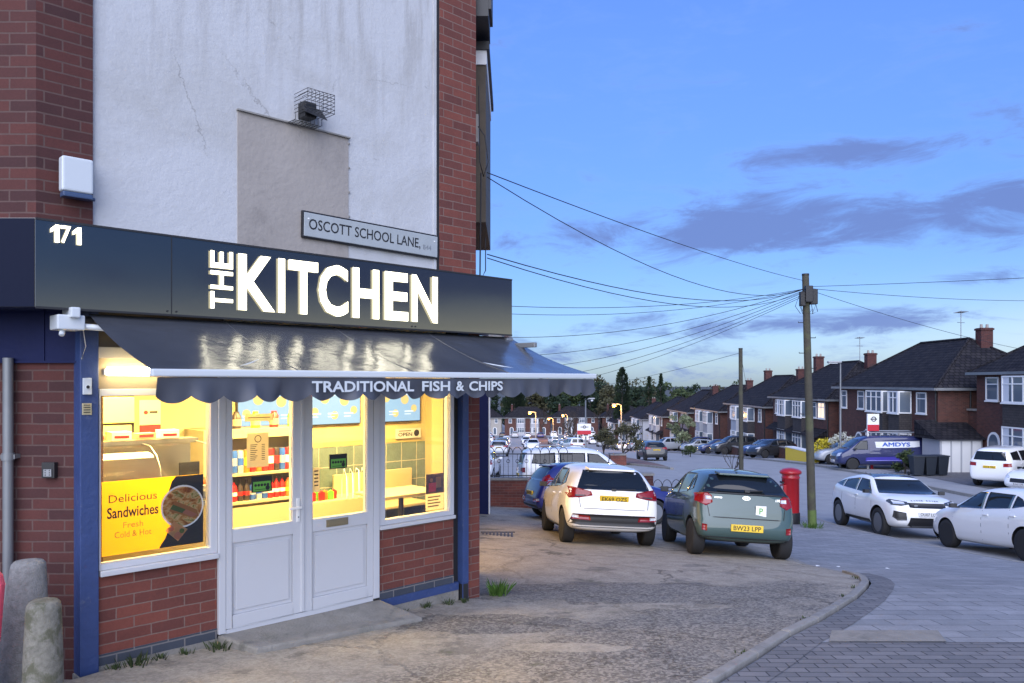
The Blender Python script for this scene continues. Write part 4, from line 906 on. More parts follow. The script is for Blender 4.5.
def car_body(name, sts, axles, Rw, w, arch=.055, lev=2):
    vs, fs = [], []; M_ = 8; ring = 2 * M_ + 2
    for st in sts:
        r = body_rows(st)
        loop = [(r[0][0], 0, r[0][2])] + r + [(r[-1][0], 0, r[-1][2] + .022)] + [(x, -y, z) for x, y, z in r[::-1]]
        vs += loop
    n = len(sts)
    for i in range(n - 1):
        for k in range(ring): fs.append((i*ring+k, i*ring+(k+1) % ring, (i+1)*ring+(k+1) % ring, (i+1)*ring+k))
    for i, rev in ((0, False), (n - 1, True)):
        b = i * ring; sgn = 1 if rev else -1
        cen = []
        for j in range(M_):
            x, y, z = vs[b + 1 + j]; bow = .05 * min(1, y / w)
            if j == 0: cen.append(b)
            elif j == M_ - 1: cen.append(b + M_ + 1)
            else: cen.append(len(vs)); vs.append((x + sgn * bow, 0, z))
        for j in range(M_ - 1):
            l0, l1 = b + 1 + j, b + 2 + j; r0, r1 = b + ring - 1 - j, b + ring - 2 - j
            fs.append((cen[j], cen[j+1], l1, l0)); fs.append((cen[j+1], cen[j], r0, r1))
    me = bpy.data.meshes.new(name); me.from_pydata(vs, [], fs)
    bm = bmesh.new(); bm.from_mesh(me); bmesh.ops.recalc_face_normals(bm, faces=bm.faces)
    for f in bm.faces: f.smooth = True
    bm.to_mesh(me); bm.free()
    o = bpy.data.objects.new(name, me); COL.objects.link(o)
    sub = o.modifiers.new('s', 'SUBSURF'); sub.levels = lev; sub.render_levels = lev
    me.materials.append(MATS['paint_white']); me.materials.append(MATS['black_plastic'])
    cut = MB(); cut.cur = 1
    for ax in axles:
        for sd in (1, -1): cut.cyl((ax, sd * (w - .30), Rw), (ax, sd * (w + .3), Rw), Rw + arch, n=40)
    cm = cut.mesh('cut', ['paint_white', 'black_plastic']); co_ = bpy.data.objects.new('cut', cm); COL.objects.link(co_)
    bo = o.modifiers.new('b', 'BOOLEAN'); bo.operation = 'DIFFERENCE'; bo.object = co_; bo.solver = 'EXACT'
    dg = bpy.context.evaluated_depsgraph_get(); dg.update()
    res = bpy.data.meshes.new_from_object(o.evaluated_get(dg)); res.name = name
    bpy.data.objects.remove(o); bpy.data.objects.remove(co_)
    bm = bmesh.new(); bm.from_mesh(res); bv = BVHTree.FromBMesh(bm)
    for e in bm.edges:
        if len(e.link_faces) == 2 and e.calc_face_angle(0) > R(38): e.smooth = False
    bm.to_mesh(res); bm.free()
    return res, bv
def decal(mb, bv, pts, d, off=.006, step=.07, thick=.012, ymin=-1):
    """a panel of the given outline laid on the body: the outline is carried along d onto the shell"""
    d = Vector(d); bm = bmesh.new(); bm.faces.new([bm.verts.new(p) for p in pts])
    ax = [a for a in (Vector((1,0,0)), Vector((0,1,0)), Vector((0,0,1))) if abs(a.dot(d)) < .8]
    for a in ax:
        ts = [Vector(p).dot(a) for p in pts]; lo, hi = min(ts), max(ts); k = int((hi - lo) / step)
        for i in range(1, k + 1): bmesh.ops.bisect_plane(bm, geom=bm.verts[:] + bm.edges[:] + bm.faces[:], plane_co=a * (lo + (hi - lo) * i / (k + 1)), plane_no=a)
    bmesh.ops.subdivide_edges(bm, edges=[e for e in bm.edges if len(e.link_faces) == 1 and e.calc_length() > step], cuts=1)
    pos = {}
    for v in bm.verts:
        h, nrm, _, _ = bv.ray_cast(v.co, d)
        if h is not None and nrm.dot(d) < -.05: pos[v] = (h + nrm * off, h - nrm * thick)
        elif h is not None: pos[v] = (h - d * off, h + d * thick)
        if v in pos and abs(pos[v][0].y) < ymin: del pos[v]
    idx = {}; vs = []; fs = []
    for v in pos: idx[v] = len(vs); vs.append(pos[v][0])
    n0 = len(vs); vs += [pos[v][1] for v in pos]
    keep = [f for f in bm.faces if all(v in pos for v in f.verts)]; kset = set(keep)
    for f in keep: fs.append([idx[v] for v in f.verts])
    for f in keep:
        for e in f.edges:
            if sum(1 for g in e.link_faces if g in kset) == 1:
                a, b = idx[e.verts[0]], idx[e.verts[1]]; fs.append((a, b, n0 + b, n0 + a))
    mb.add(vs, fs, False)
    for i in range(1, len(keep) + 1): mb.sm[-len(fs) + i - 1] = True
    bm.free(); return mb
def side(pts, sd): return [(x, sd * 3, z) for x, z in pts]
def wheel_mesh(Rw, wd, rimcol, spokes=5):
    m = MB(); r = Rw * .66
    m.lathe([(r, -wd*.45), (Rw*.95, -wd*.5), (Rw, -wd*.36), (Rw, wd*.36), (Rw*.95, wd*.5), (r, wd*.45), (r * .93, wd*.3), (r*.93, -wd*.3)], 32, T=Matrix.Rotation(R(90), 3, 'X').to_4x4())
    tyre = m.mesh('wheel', ['rubber'])
    m = MB(); m.cur = 1; m.cyl((0, -wd*.1, 0), (0, wd*.1, 0), r*.93, n=28); m.cur = 0
    for s in (1, -1):
        m.lathe([(r*.90, .42*wd*s), (r*.99, .44*wd*s), (r*1.0, .38*wd*s), (r*.88, .2*wd*s)], 32, T=Matrix.Rotation(R(-90), 3, 'X').to_4x4())
        for k in range(spokes):
            a = 2*math.pi*k/spokes; T = Matrix.Rotation(a, 4, 'Y'); y0, y1 = sorted((s*wd*.2, s*wd*.38))
            m.prism([tuple(T @ Vector(p)) for p in ((.02, y0, -.03), (.02, y0, .03), (r*.92, y0, .045), (r*.92, y0, -.045))], T @ Vector((0, y1 - y0, 0)))
        m.cyl((0, s*wd*.2, 0), (0, s*wd*.40, 0), .055, n=14)
    return tyre, m.mesh('rim', [rimcol, 'black_plastic'])
def add_mesh(name, me, parent, loc=(0, 0, 0), rz=0):
    o = bpy.data.objects.new(name, me); COL.objects.link(o); o.parent = parent; o.location = loc; o.rotation_euler = (0, 0, rz); return o
def plate(root, x, y, z, face, txt, mat_='plate_yellow', w=.52, h=.112, tilt=0):
    """face +1: looks forward (+x), -1: looks back"""
    X = Vector((0, 1, 0)) * (1 if face > 0 else -1); Z = Vector((face, 0, 0)); Z.rotate(Matrix.Rotation(-tilt * face, 3, 'Y')); Y = Z.cross(X); F = frame((x, y, z), X, Y, Z)
    m = MB(F); m.box(-w/2, w/2, -h/2, h/2, -.03, .006); p = m.build('number_plate', mat_, root, bevel=.004)
    m = MB(F); m.text(txt, Matrix.Translation((0, 0, .0075)), w * .86, h * .66, 0, .012); m.build('plate_lettering', 'black_print', p)
def settle(root):
    """tilt a parked vehicle to lie on the slope under it"""
    x, y, z = root.location; a = root.rotation_euler[2]; c, s = math.cos(a), math.sin(a)
    f = Vector((c * 2.6, s * 2.6, gz(x + c * 1.3, y + s * 1.3) - gz(x - c * 1.3, y - s * 1.3))).normalized()
    l = Vector((-s * 1.5, c * 1.5, gz(x - s * .75, y + c * .75) - gz(x + s * .75, y - c * .75))).normalized()
    u = f.cross(l).normalized(); l = u.cross(f); root.rotation_euler = frame((0, 0, 0), f, l, u).to_euler()
def make_car(name, label, cat, sp, pos, yaw, paint, group=None):
    root = thing(name, label, cat, pos, yaw, group)
    settle(root); w, Rw = sp['w'], sp['R']; ax = sp['ax']
    me, bv = car_body('body', sp['st'], ax, Rw, w, sp.get('arch', .05), sp.get('lev', 2))
    b = add_mesh('body', me, root); me.materials[0] = MATS[paint]
    def dec(nm, mt, polys, parent=None, off=.006, thick=.012, step=.07, ymin=-1):
        m = MB()
        for pts, d in polys: decal(m, bv, pts, d, off, step, thick, ymin)
        return m.build(nm, mt, parent or root, recalc=False) if m.v else None
    for sd in (1, -1):
        for pts in sp['side_windows']: dec('side_window', 'car_glass', [(side(pts, sd), (0, -sd, 0))])
        ln = [(side([(a, z0), (a + .012, z0), (a2 + .012, z1), (a2, z1)], sd), (0, -sd, 0)) for a, z0, a2, z1 in sp.get('seams', ())]
        for l_ in ln: dec('door_seam', 'black_plastic', [l_], off=.0015, thick=.004, step=.2)
        if 'cladding' in sp: dec('side_cladding', 'black_plastic', [(side(p, sd), (0, -sd, 0)) for p in sp['cladding']], off=.012)
        for hx, hz in sp.get('handles', ()):
            h, nn, _, _ = bv.ray_cast(Vector((hx, sd * 3, hz)), Vector((0, -sd, 0)))
            if h: m = MB(); m.box(hx - .09, hx + .09, h.y - .01, h.y + .028 * sd, hz - .014, hz + .014) if sd > 0 else m.box(hx - .09, hx + .09, h.y - .028, h.y + .01, hz - .014, hz + .014); m.build('door_handle', sp.get('handle_mat', paint), root, bevel=.008)
        mx, mz = sp['mirror']; m = MB(); T = Matrix.Translation((mx, sd * (w + .075), mz)) @ Matrix.Rotation(sd * -.2, 4, 'Z')
        m.box(-.05, .06, -.075, .075, -.045, .055, T); m.box(-.03, .02, -.14 if sd > 0 else .02, -.02 if sd > 0 else .14, -.045, -.02, T); m.build('wing_mirror', sp.get('mirror_mat', paint), root, bevel=.03, seg=3)
    f, r = (4, (-1, 0, 0)), (-4, (1, 0, 0))
    def yz(pts, fr): return [(fr[0], y, z) for y, z in pts], fr[1]
    def sym(pts): return pts + [(-y, z) for y, z in pts[::-1]]
    dec('windscreen', 'car_glass', [yz(sym(sp['windscreen']), f)])
    dec('rear_window', 'car_glass', [yz(sym(sp['rear_window']), r)])
    for sd in (1, -1):
        for key, nm in (('tail', 'tail_light'), ('reflector', 'reflector'), ('head', 'headlight'), ('fog', 'fog_light')):
            for k, (mt, pts) in enumerate(sp.get(key, ())):
                fr = f if key in ('head', 'fog') else r
                dec(nm if k == 0 else nm + '_lens', mt, [yz([(y * sd, z) for y, z in pts], fr)], off=.010 + .004 * k, step=.05)
        for k, (mt, pts) in enumerate(sp.get('tail_side', ())): dec('tail_light', mt, [(side(pts, sd), (0, -sd, 0))], off=.010, ymin=w * .76, step=.03)
        for k, (mt, pts) in enumerate(sp.get('head_side', ())): dec('headlight', mt, [(side(pts, sd), (0, -sd, 0))], off=.010)
    for nm, mt, fr, pts in sp.get('panels', ()): dec(nm, mt, [yz(pts, f if fr == 'f' else r)], off=.009 if mt != 'seam' else .002)
    if 'roof_panel' in sp: dec('roof_panel', sp['roof_panel'][0], [([(x, y, 4) for x, y in sp['roof_panel'][1]], (0, 0, -1))], off=.004, step=.12)
    tyre, rim = wheel_mesh(Rw, .21, sp.get('rim', 'alloy'))
    for a in ax:
        for sd in (1, -1):
            t = add_mesh('wheel', tyre, root, (a, sd * (w - .125), Rw)); add_mesh('rim', rim, t)
    for fn in sp.get('extra', ()): fn(root, bv)
    return root
def hit(bv, x, y, z, d):
    h, n, _, _ = bv.ray_cast(Vector((x, y, z)), Vector(d)); return (h, n) if h is not None else (Vector((x, y, z)), -Vector(d))
def rear_plate(txt, z, mt='plate_yellow'):
    def fn(root, bv):
        h, n = hit(bv, -4, 0, z, (1, 0, 0)); plate(root, h.x - .012, 0, z, -1, txt, mt, tilt=-math.atan2(n.z, -n.x) * .8)
    return fn
def front_plate(txt, z, mt='plate_white'):
    def fn(root, bv):
        h, n = hit(bv, 4, 0, z, (-1, 0, 0)); plate(root, h.x + .02, 0, z, 1, txt, mt)
    return fn
def rear_badge(kind, y, z, w=.11):
    def fn(root, bv):
        h, n = hit(bv, -4, y, z, (1, 0, 0)); X = Vector((0, -1, 0)); Y = Vector((0, 0, 1)); F = frame(h + Vector((-.012, 0, 0)), X, Y, Vector((-1, 0, 0)))
        m = MB(F)
        if kind == 'oval_h':
            n_ = 28
            m.add([(k * w/2 * math.cos(2*math.pi*i/n_), k * w/4 * math.sin(2*math.pi*i/n_), .004) for k in (1, .80) for i in range(n_)], [(i, (i+1) % n_, n_+(i+1) % n_, n_+i) for i in range(n_)], False)
            m.M = F @ Matrix.Shear('XY', 4, (0, 0)) ; m.M[0][0] = m.M[0][0]
            S = Matrix.Identity(4); S[0][1] = .35
            m.M = F @ S; m.text('H', Matrix.Translation((0, 0, .004)), w * .42, w * .40, 0, .03); m.build('badge', 'chrome', root)
        else:
            m.text(kind, Matrix.Translation((0, 0, .003)), w, None, 0, .01); m.build('lettering', 'chrome', root)
    return fn
def wiper(y0, y1, z):
    def fn(root, bv):
        a, _ = hit(bv, -4, y0, z, (1, 0, 0)); b, _ = hit(bv, -4, y1, z + .02, (1, 0, 0)); m = MB(); m.tube([a + Vector((-.02, 0, 0)), b + Vector((-.018, 0, 0))], .010, 5); m.box(a.x - .03, a.x, y0 - .04, y0 + .04, z - .02, z + .02); m.build('rear_wiper', 'black_plastic', root)
    return fn
def antenna(x, H):
    def fn(root, bv):
        m = MB(); m.tube([(x, 0, H - .01), (x - .06, 0, H + .08)], .008, 5); m.ball((x, 0, H), .022, 5, .6); m.build('antenna', 'black_plastic', root)
    return fn
def spoiler(x, z, w, mt):
    def fn(root, bv):
        m = MB(); m.prism([(x + .22, -w, z + .02), (x + .22, w, z + .02), (x, w * .92, z - .015), (x, -w * .92, z - .015)], (0, 0, -.035)); m.build('spoiler', mt, root, bevel=.012)
    return fn

# --- white hatchback, rear towards us
small5 = [[(.86,.97),(.03,.985),(.03,1.375),(.30,1.35)], [(-.04,.985),(-.80,1.02),(-.80,1.345),(-.04,1.378)], [(-.86,1.03),(-1.20,1.085),(-.98,1.27),(-.86,1.325)]]
i20 = dict(st=hatch_st(-1.95, 2.06, 1.47, .867, 1.0, .95, rtx=-1.52), w=.867, R=.315, ax=(-1.285, 1.285),
    side_windows=small5, cladding=([(.86,.20),(.86,.28),(-.86,.28),(-.86,.20)],), seams=((.0, .32, .0, .95), (-.86, .55, -.82, 1.0), (.98, .35, .92, .93)), handles=((-.12, .87), (-.92, .90)), mirror=(.80, 1.0), mirror_mat='black_plastic',
    windscreen=[(.70, .99), (.56, 1.36)], rear_window=[(.665, .99), (.60, 1.16), (.515, 1.335)],
    tail=(('tail_red', [(.39,.885),(.41,.955),(.62,1.0),(.80,1.035),(.84,.94),(.80,.83),(.60,.845)]), ('lamp_dark', [(.50,.875),(.52,.89),(.70,.89),(.70,.86)])),
    reflector=(('tail_red', [(.42,.455),(.44,.53),(.74,.55),(.76,.47)]), ('lamp_clear', [(.64,.485),(.64,.535),(.755,.545),(.755,.50)])),
    panels=(('gate_seam', 'black_plastic', 'r', [(.60,.67),(.608,.67),(.658,.97),(.650,.97)]), ('gate_seam', 'black_plastic', 'r', [(-.60,.67),(-.608,.67),(-.658,.97),(-.650,.97)]), ('bumper_crease', 'black_plastic', 'r', [(-.80,.335),(-.80,.341),(.80,.341),(.80,.335)]), ('bumper_insert', 'black_plastic', 'r', [(-.80,.40),(-.74,.56),(.74,.56),(.80,.40),(.6,.37),(-.6,.37)]), ('bumper_seam', 'black_plastic', 'r', [(-.55,.655),(-.55,.662),(.55,.662),(.55,.655)]), ('lower_valance', 'black_plastic', 'r', [(-.6,.19),(-.6,.265),(.6,.265),(.6,.19)])),
    head=(('lamp_clear', [(.45,.70),(.50,.80),(.74,.86),(.76,.74)]),),
    extra=(rear_plate('EK69 OZS', .835), rear_badge('oval_h', 0, .935, .12), rear_badge('BLUE', .52, .80, .10), rear_badge('i20', -.52, .80, .09), wiper(.0, -.40, 1.0), antenna(-1.25, 1.49), spoiler(-1.60, 1.385, .46, 'paint_white')))
Yc = 15.85; make_car('parked_hatchback', 'white hatchback seen from behind with yellow plate and black bumper insert', 'car', i20, (1.62, Yc, gz(1.6, Yc) + .0), R(95), 'paint_white')
i10 = dict(st=hatch_st(-1.75, 1.93, 1.46, .845, 1.02, .98, rtx=-1.40, wbx=1.12), w=.845, R=.30, ax=(-1.2125, 1.2125),
    side_windows=[[(.86,1.0),(.05,1.0),(.05,1.385),(.32,1.365)], [(-.02,1.0),(-.78,1.04),(-.78,1.36),(-.02,1.39)], [(-.84,1.06),(-1.10,1.10),(-.92,1.29),(-.84,1.33)]], seams=((.0, .32, .0, .97), (-.86, .55, -.80, 1.02), (.98, .35, .92, .95)), handles=((-.12, .90), (-.90, .93)), mirror=(.80, 1.03), mirror_mat='black_plastic',
    windscreen=[(.68, 1.01), (.55, 1.38)], rear_window=[(.70, 1.06), (.62, 1.20), (.53, 1.345), (.30, 1.375)],
    tail=(('tail_red', [(.55,.89),(.56,1.0),(.62,1.04),(.78,1.03),(.80,.90),(.66,.83)]), ('lamp_clear', [(.56,.93),(.57,.985),(.66,.99),(.66,.93)])),
    reflector=(('tail_red', [(.64,.43),(.64,.53),(.72,.54),(.72,.44)]),), fog=(('lamp_clear', [(.55, .4), (.55, .46), (.68, .47), (.68, .41)]),),
    panels=(('gate_seam', 'black_plastic', 'r', [(.60,.665),(.608,.665),(.658,.97),(.650,.97)]), ('gate_seam', 'black_plastic', 'r', [(-.60,.665),(-.608,.665),(-.658,.97),(-.650,.97)]), ('bumper_crease', 'black_plastic', 'r', [(-.80,.335),(-.80,.341),(.80,.341),(.80,.335)]), ('lower_valance', 'black_plastic', 'r', [(-.74,.20),(-.62,.335),(.62,.335),(.74,.20)]), ('window_surround', 'black_plastic', 'r', [(-.74,1.035),(-.73,1.06),(.73,1.06),(.74,1.035)]), ('tailgate_seam', 'black_plastic', 'r', [(-.56,.655),(-.50,.662),(.50,.662),(.56,.655),(.5,.650),(-.5,.650)])),
    head=(('lamp_clear', [(.45,.72),(.50,.84),(.72,.88),(.74,.76)]),),
    extra=(rear_plate('BW23 LPP', .50), rear_badge('oval_h', 0, .985, .13), rear_badge('HYBRID', .46, .975, .13), rear_badge('i10', -.52, .975, .07), wiper(-.02, -.28, 1.10), antenna(-1.0, 1.51), spoiler(-1.50, 1.395, .45, 'paint_teal')))
def pplate(root, bv):
    h, n = hit(bv, -4, -.23, .79, (1, 0, 0)); F = frame(h + Vector((-.012, 0, 0)), (0, -1, 0), (0, 0, 1), (-1, 0, 0)); m = MB(F); m.box(-.085, .085, -.085, .085, 0, .004); m.cur = 1; m.text('P', Matrix.Translation((0, 0, .006)), .06, .10, 0, .02); m.build('learner_plate', ['white_plain', 'green_print'], root)
i10['extra'] += (pplate,)
Yc = 14.55; make_car('parked_hatchback', 'teal hatchback seen from behind with a white sticker bearing a green P', 'car', i10, (3.83, Yc, gz(3.83, Yc)), R(89), 'paint_teal')
fst = dict(i20); fst.update(st=hatch_st(-1.92, 2.05, 1.49, .86, 1.05, .95, rtx=-1.45), tail=(('tail_red', [(.60,.92),(.58,1.08),(.68,1.16),(.80,1.04),(.80,.90)]),), tail_side=(),
    panels=(('lower_valance', 'black_plastic', 'r', [(-.7,.22),(-.6,.38),(.6,.38),(.7,.22)]),), extra=(rear_plate('BF14 KYV', .66), antenna(-1.1, 1.5), spoiler(-1.55, 1.40, .45, 'paint_blue')), side_windows=[[(.86,.99),(-.15,1.01),(-.15,1.38),(.30,1.35)], [(-.22,1.02),(-1.05,1.12),(-1.0,1.26),(-.82,1.34),(-.22,1.38)]])
Xc, Yc = 2.25, 20.9; make_car('parked_hatchback', 'blue hatchback parked side-on behind the white hatchback', 'car', fst, (Xc, Yc, gz(Xc, Yc)), R(14), 'paint_blue')
# --- white coupe SUV facing us
evo = dict(st=hatch_st(-2.05, 2.22, 1.615, .95, 1.22, 1.10, rtx=-1.62, wtx=.42, wbx=1.12, cowl=1.14, hood=1.04, nose=.94, zb=.27, roofdrop=.10), w=.95, R=.385, ax=(-1.33, 1.33), arch=.075, rim='alloy_dark',
    side_windows=[[(.92,1.11),(-.05,1.15),(-.05,1.50),(.40,1.47)], [(-.12,1.155),(-.98,1.20),(-.98,1.42),(-.12,1.50)], [(-1.05,1.205),(-1.62,1.26),(-1.40,1.34),(-1.05,1.41)]], seams=((-.08, .45, -.05, 1.12), (1.0, .45, .95, 1.08), (-1.05, .75, -1.0, 1.18)), handles=((-.02, 1.03),), mirror=(.86, 1.17), mirror_mat='black_plastic',
    cladding=([(.88,.29),(.88,.42),(-.88,.42),(-.88,.29)],), roof_panel=('paint_black', [(.38,-.60),(.38,.60),(-1.65,.58),(-1.65,-.58)]),
    windscreen=[(.78, 1.15), (.62, 1.50)], rear_window=[(.66, 1.22), (.56, 1.44)], tail=(('tail_red', [(.45,1.02),(.45,1.10),(.85,1.12),(.86,1.02)]),),
    head=(('lamp_dark', [(.46,.925),(.48,.985),(.80,1.03),(.86,1.0),(.84,.90),(.66,.885)]), ('lamp_clear', [(.56,.925),(.56,.975),(.80,1.0),(.80,.925)])), head_side=(('lamp_dark', [(2.0,.90),(1.75,.97),(1.72,1.0),(1.95,1.0)]),),
    fog=(('black_plastic', [(.55,.53),(.56,.72),(.82,.76),(.84,.60),(.76,.52)]),),
    panels=(('grille', 'black_plastic', 'f', [(-.46,.855),(-.47,.965),(.47,.965),(.46,.855),(.36,.845),(-.36,.845)]), ('lower_grille', 'black_plastic', 'f', [(-.52,.40),(-.46,.60),(.46,.60),(.52,.40),(.40,.36),(-.40,.36)]), ('skid_plate', 'metal_grey', 'f', [(-.4,.335),(-.4,.385),(.4,.385),(.4,.335)])),
    extra=(front_plate('OU07 LOV', .69), antenna(-1.5, 1.54)))
def hoodtext(root, bv):
    m = MB()
    for k, ch in enumerate('RANGE ROVER'):
        if ch == ' ': continue
        y = -.33 + .066 * k; h, n = hit(bv, 2.02, -y * -1, 3, (0, 0, -1)); h = hit(bv, 2.0, y, 3, (0, 0, -1))[0]
        m.M = frame(h + Vector((0, 0, .012)), (0, 1, 0), (-.8, 0, .6), (.6, 0, .8)); m.text(ch, Matrix.Identity(4), .042, .05, 0, .02)
    m.build('bonnet_lettering', 'black_print', root)
    h, n = hit(bv, 4, -.30, .905, (-1, 0, 0)); m = MB(frame(h + Vector((.02, 0, 0)), (0, 1, 0), (0, 0, 1), (1, 0, 0))); m.poly([(.05*math.cos(2*math.pi*i/20), .025*math.sin(2*math.pi*i/20), 0) for i in range(20)]); m.build('badge', 'metal_grey', root)
evo['extra'] += (hoodtext,)
Xc, Yc = 10.72, 22.45; make_car('parked_suv', 'white coupe-roofed SUV facing us with black wheels and black grille', 'car', evo, (Xc, Yc, gz(Xc, Yc) + ROAD), R(-91), 'paint_white')
mb_ = dict(st=hatch_st(-2.05, 2.20, 1.445, .89, .97, .90, rtx=-1.60, wtx=.38, wbx=1.20, cowl=.98, hood=.86, nose=.68, zb=.17, roofdrop=.05), w=.89, R=.325, ax=(-1.35, 1.35), rim='alloy_dark',
    side_windows=[[(1.0,.955),(.02,.975),(.02,1.345),(.36,1.325)], [(-.05,.98),(-.88,1.03),(-.88,1.31),(-.05,1.345)], [(-.94,1.035),(-1.36,1.10),(-1.12,1.24),(-.94,1.295)]], seams=((.0, .30, .0, .94), (-.92, .5, -.90, 1.0), (1.08, .33, 1.02, .92)), handles=((-.14, .85), (-1.02, .88)), mirror=(.88, .99), mirror_mat='black_plastic',
    windscreen=[(.72, .99), (.58, 1.33)], rear_window=[(.62, 1.02), (.50, 1.29)], tail=(('tail_red', [(.5,.82),(.5,.92),(.84,.95),(.84,.82)]),), head=(('lamp_clear', [(.48,.64),(.52,.72),(.78,.80),(.80,.68)]),),
    panels=(('grille', 'black_plastic', 'f', [(-.42,.48),(-.44,.64),(.44,.64),(.42,.48)]),), extra=(front_plate('KX65 DFE', .42), rear_plate('KX65 DFE', .72), antenna(-1.3, 1.42)))
Xc, Yc = 11.12, 17.25; make_car('parked_saloon_hatch', 'low white hatchback with black alloy wheels at the kerb, cropped by the photo edge', 'car', mb_, (Xc, Yc, gz(Xc, Yc) + ROAD), R(92), 'paint_white')
# --- tall white estate side-on behind the railings
suv = dict(st=hatch_st(-2.15, 2.25, 1.80, .92, 1.20, 1.12, rtx=-1.92, wtx=.55, wbx=1.25, cowl=1.18, hood=1.02, nose=.85, zb=.22), w=.92, R=.35, ax=(-1.32, 1.32),
    side_windows=[[(1.02,1.15),(.10,1.17),(.10,1.63),(.48,1.60)], [(.03,1.175),(-.84,1.21),(-.84,1.63),(.03,1.635)], [(-.98,1.21),(-1.78,1.26),(-1.70,1.57),(-.98,1.63)]], seams=((.06, .4, .06, 1.14), (-.92, .6, -.90, 1.18)), handles=((-.05, 1.05), (-.98, 1.08)), mirror=(.95, 1.2),
    windscreen=[(.76, 1.2), (.60, 1.65)], rear_window=[(.68, 1.22), (.58, 1.60)], tail=(('tail_red', [(.55,.95),(.55,1.1),(.84,1.12),(.86,.96)]),), head=(('lamp_clear', [(.48,.80),(.52,.92),(.80,.98),(.82,.84)]),), panels=(), extra=(rear_plate('DV15 UHO', .85),))
def rails(root, bv):
    for sd in (1, -1): m = MB(); m.tube([(-1.5, sd * .60, 1.80), (-1.4, sd * .60, 1.86), (.1, sd * .61, 1.87), (.25, sd * .61, 1.80)], .02, 6); m.build('roof_rail', 'metal_grey', root)
suv['extra'] += (rails,)
Xc, Yc = 2.3, 27.0; make_car('parked_estate', 'tall white estate car side-on with roof rails behind the blue hatchback', 'car', suv, (Xc, Yc, gz(Xc, Yc) + .08), R(6), 'paint_white')
suv2 = dict(suv); suv2['extra'] = (rear_plate('GX18 TMU', .92),)
Xc, Yc = 22.95, 36.5; make_car('parked_mpv', 'white people carrier on a driveway with red tail lights, beside the wheelie bins', 'car', suv2, (Xc, Yc, gz(Xc, Yc)), R(38), 'paint_white')
Xc, Yc = 22.9, 33.2; make_car('parked_saloon_hatch', 'white car with dark nose at the edge beyond the people carrier', 'car', mb_, (Xc, Yc, gz(Xc, Yc)), R(200), 'paint_white')

# --- van
vst = [(-2.55, -2.42, .42, 1.15, 1.86, .80, .70), (-2.48, -2.34, .34, 1.15, 1.93, .93, .80), (-1.6, -1.6, .28, 1.15, 1.96, .95, .82), (0, 0, .26, 1.12, 1.97, .95, .82), (.7, .7, .26, 1.12, 1.94, .95, .80), (1.05, 1.05, .26, 1.12, 1.82, .95, .79), (1.55, 1.55, .26, 1.12, 1.42, .95, .80), (1.85, 1.85, .27, 1.1, 1.18, .94, .78), (2.2, 2.15, .30, 1.1, 1.02, .90, .72), (2.40, 2.30, .34, 1.1, .92, .80, .62)]
van = dict(st=vst, w=.95, R=.34, ax=(-1.5, 1.6), side_windows=[[(1.62,1.16),(.75,1.16),(.75,1.68),(1.12,1.66)]], seams=((.68, .4, .68, 1.7), (-.55, .4, -.55, 1.75)), handles=((.55, 1.05),), mirror=(1.45, 1.2), mirror_mat='black_plastic', windscreen=[(.80, 1.22), (.66, 1.72)], rear_window=[(.6, 1.3), (.52, 1.7)],
    tail=(('tail_red', [(.74,.8),(.74,1.2),(.86,1.2),(.86,.8)]),), head=(('lamp_clear', [(.5,.75),(.52,.95),(.78,.98),(.80,.8)]),), panels=(('grille', 'black_plastic', 'f', [(-.4,.6),(-.4,.75),(.4,.75),(.4,.6)]),), extra=(front_plate('BP67 XOA', .5),))
def vanextra(root, bv):
    for sd in (1, -1):
        m = MB(); decal(m, bv, side([(.30,1.28),(.36,1.62),(-2.1,1.66),(-2.1,1.34),(-1.8,1.30),(-.2,1.26)], sd), (0, -sd, 0), .008); p = m.build('livery_panel', 'white_paint', root, recalc=False)
        m = MB(); decal(m, bv, side([(.9,.52),(.9,.72),(-2.3,.86),(-2.3,.56)], sd), (0, -sd, 0), .008); m.build('livery_stripe', 'van_violet', root, recalc=False)
        h = hit(bv, -.8, sd * 3, 1.45, (0, -sd, 0))[0]; m = MB(frame((-.8, h.y + .02 * sd, 1.46), (-sd, 0, 0), (0, 0, 1), (0, sd, 0))); m.text('AMDYS', Matrix.Identity(4), 1.55, .24, 0, .03); m.build('livery_lettering', 'can_blue', p)
    m = MB()
    for y in (-.7, .7): m.tube([(-2.2, y, 2.12), (.6, y, 2.12)], .03)
    for k in range(6): x = -2.1 + .52 * k; m.tube([(x, -.72, 1.95), (x, -.72, 2.14), (x, .72, 2.14), (x, .72, 1.95)], .022)
    m.tube([(-2.0, -.3, 2.2), (.5, -.3, 2.2)], .05); m.tube([(-2.0, -.1, 2.2), (.6, -.1, 2.2)], .03); m.build('roof_rack', 'metal_grey', root)
van['extra'] += (vanextra,)
Xc, Yc = 21.0, 45.6; make_car('parked_van', 'dark blue van with white and violet livery and a loaded roof rack', 'van', van, (Xc, Yc, gz(Xc, Yc) - .05), R(176), 'paint_navy')
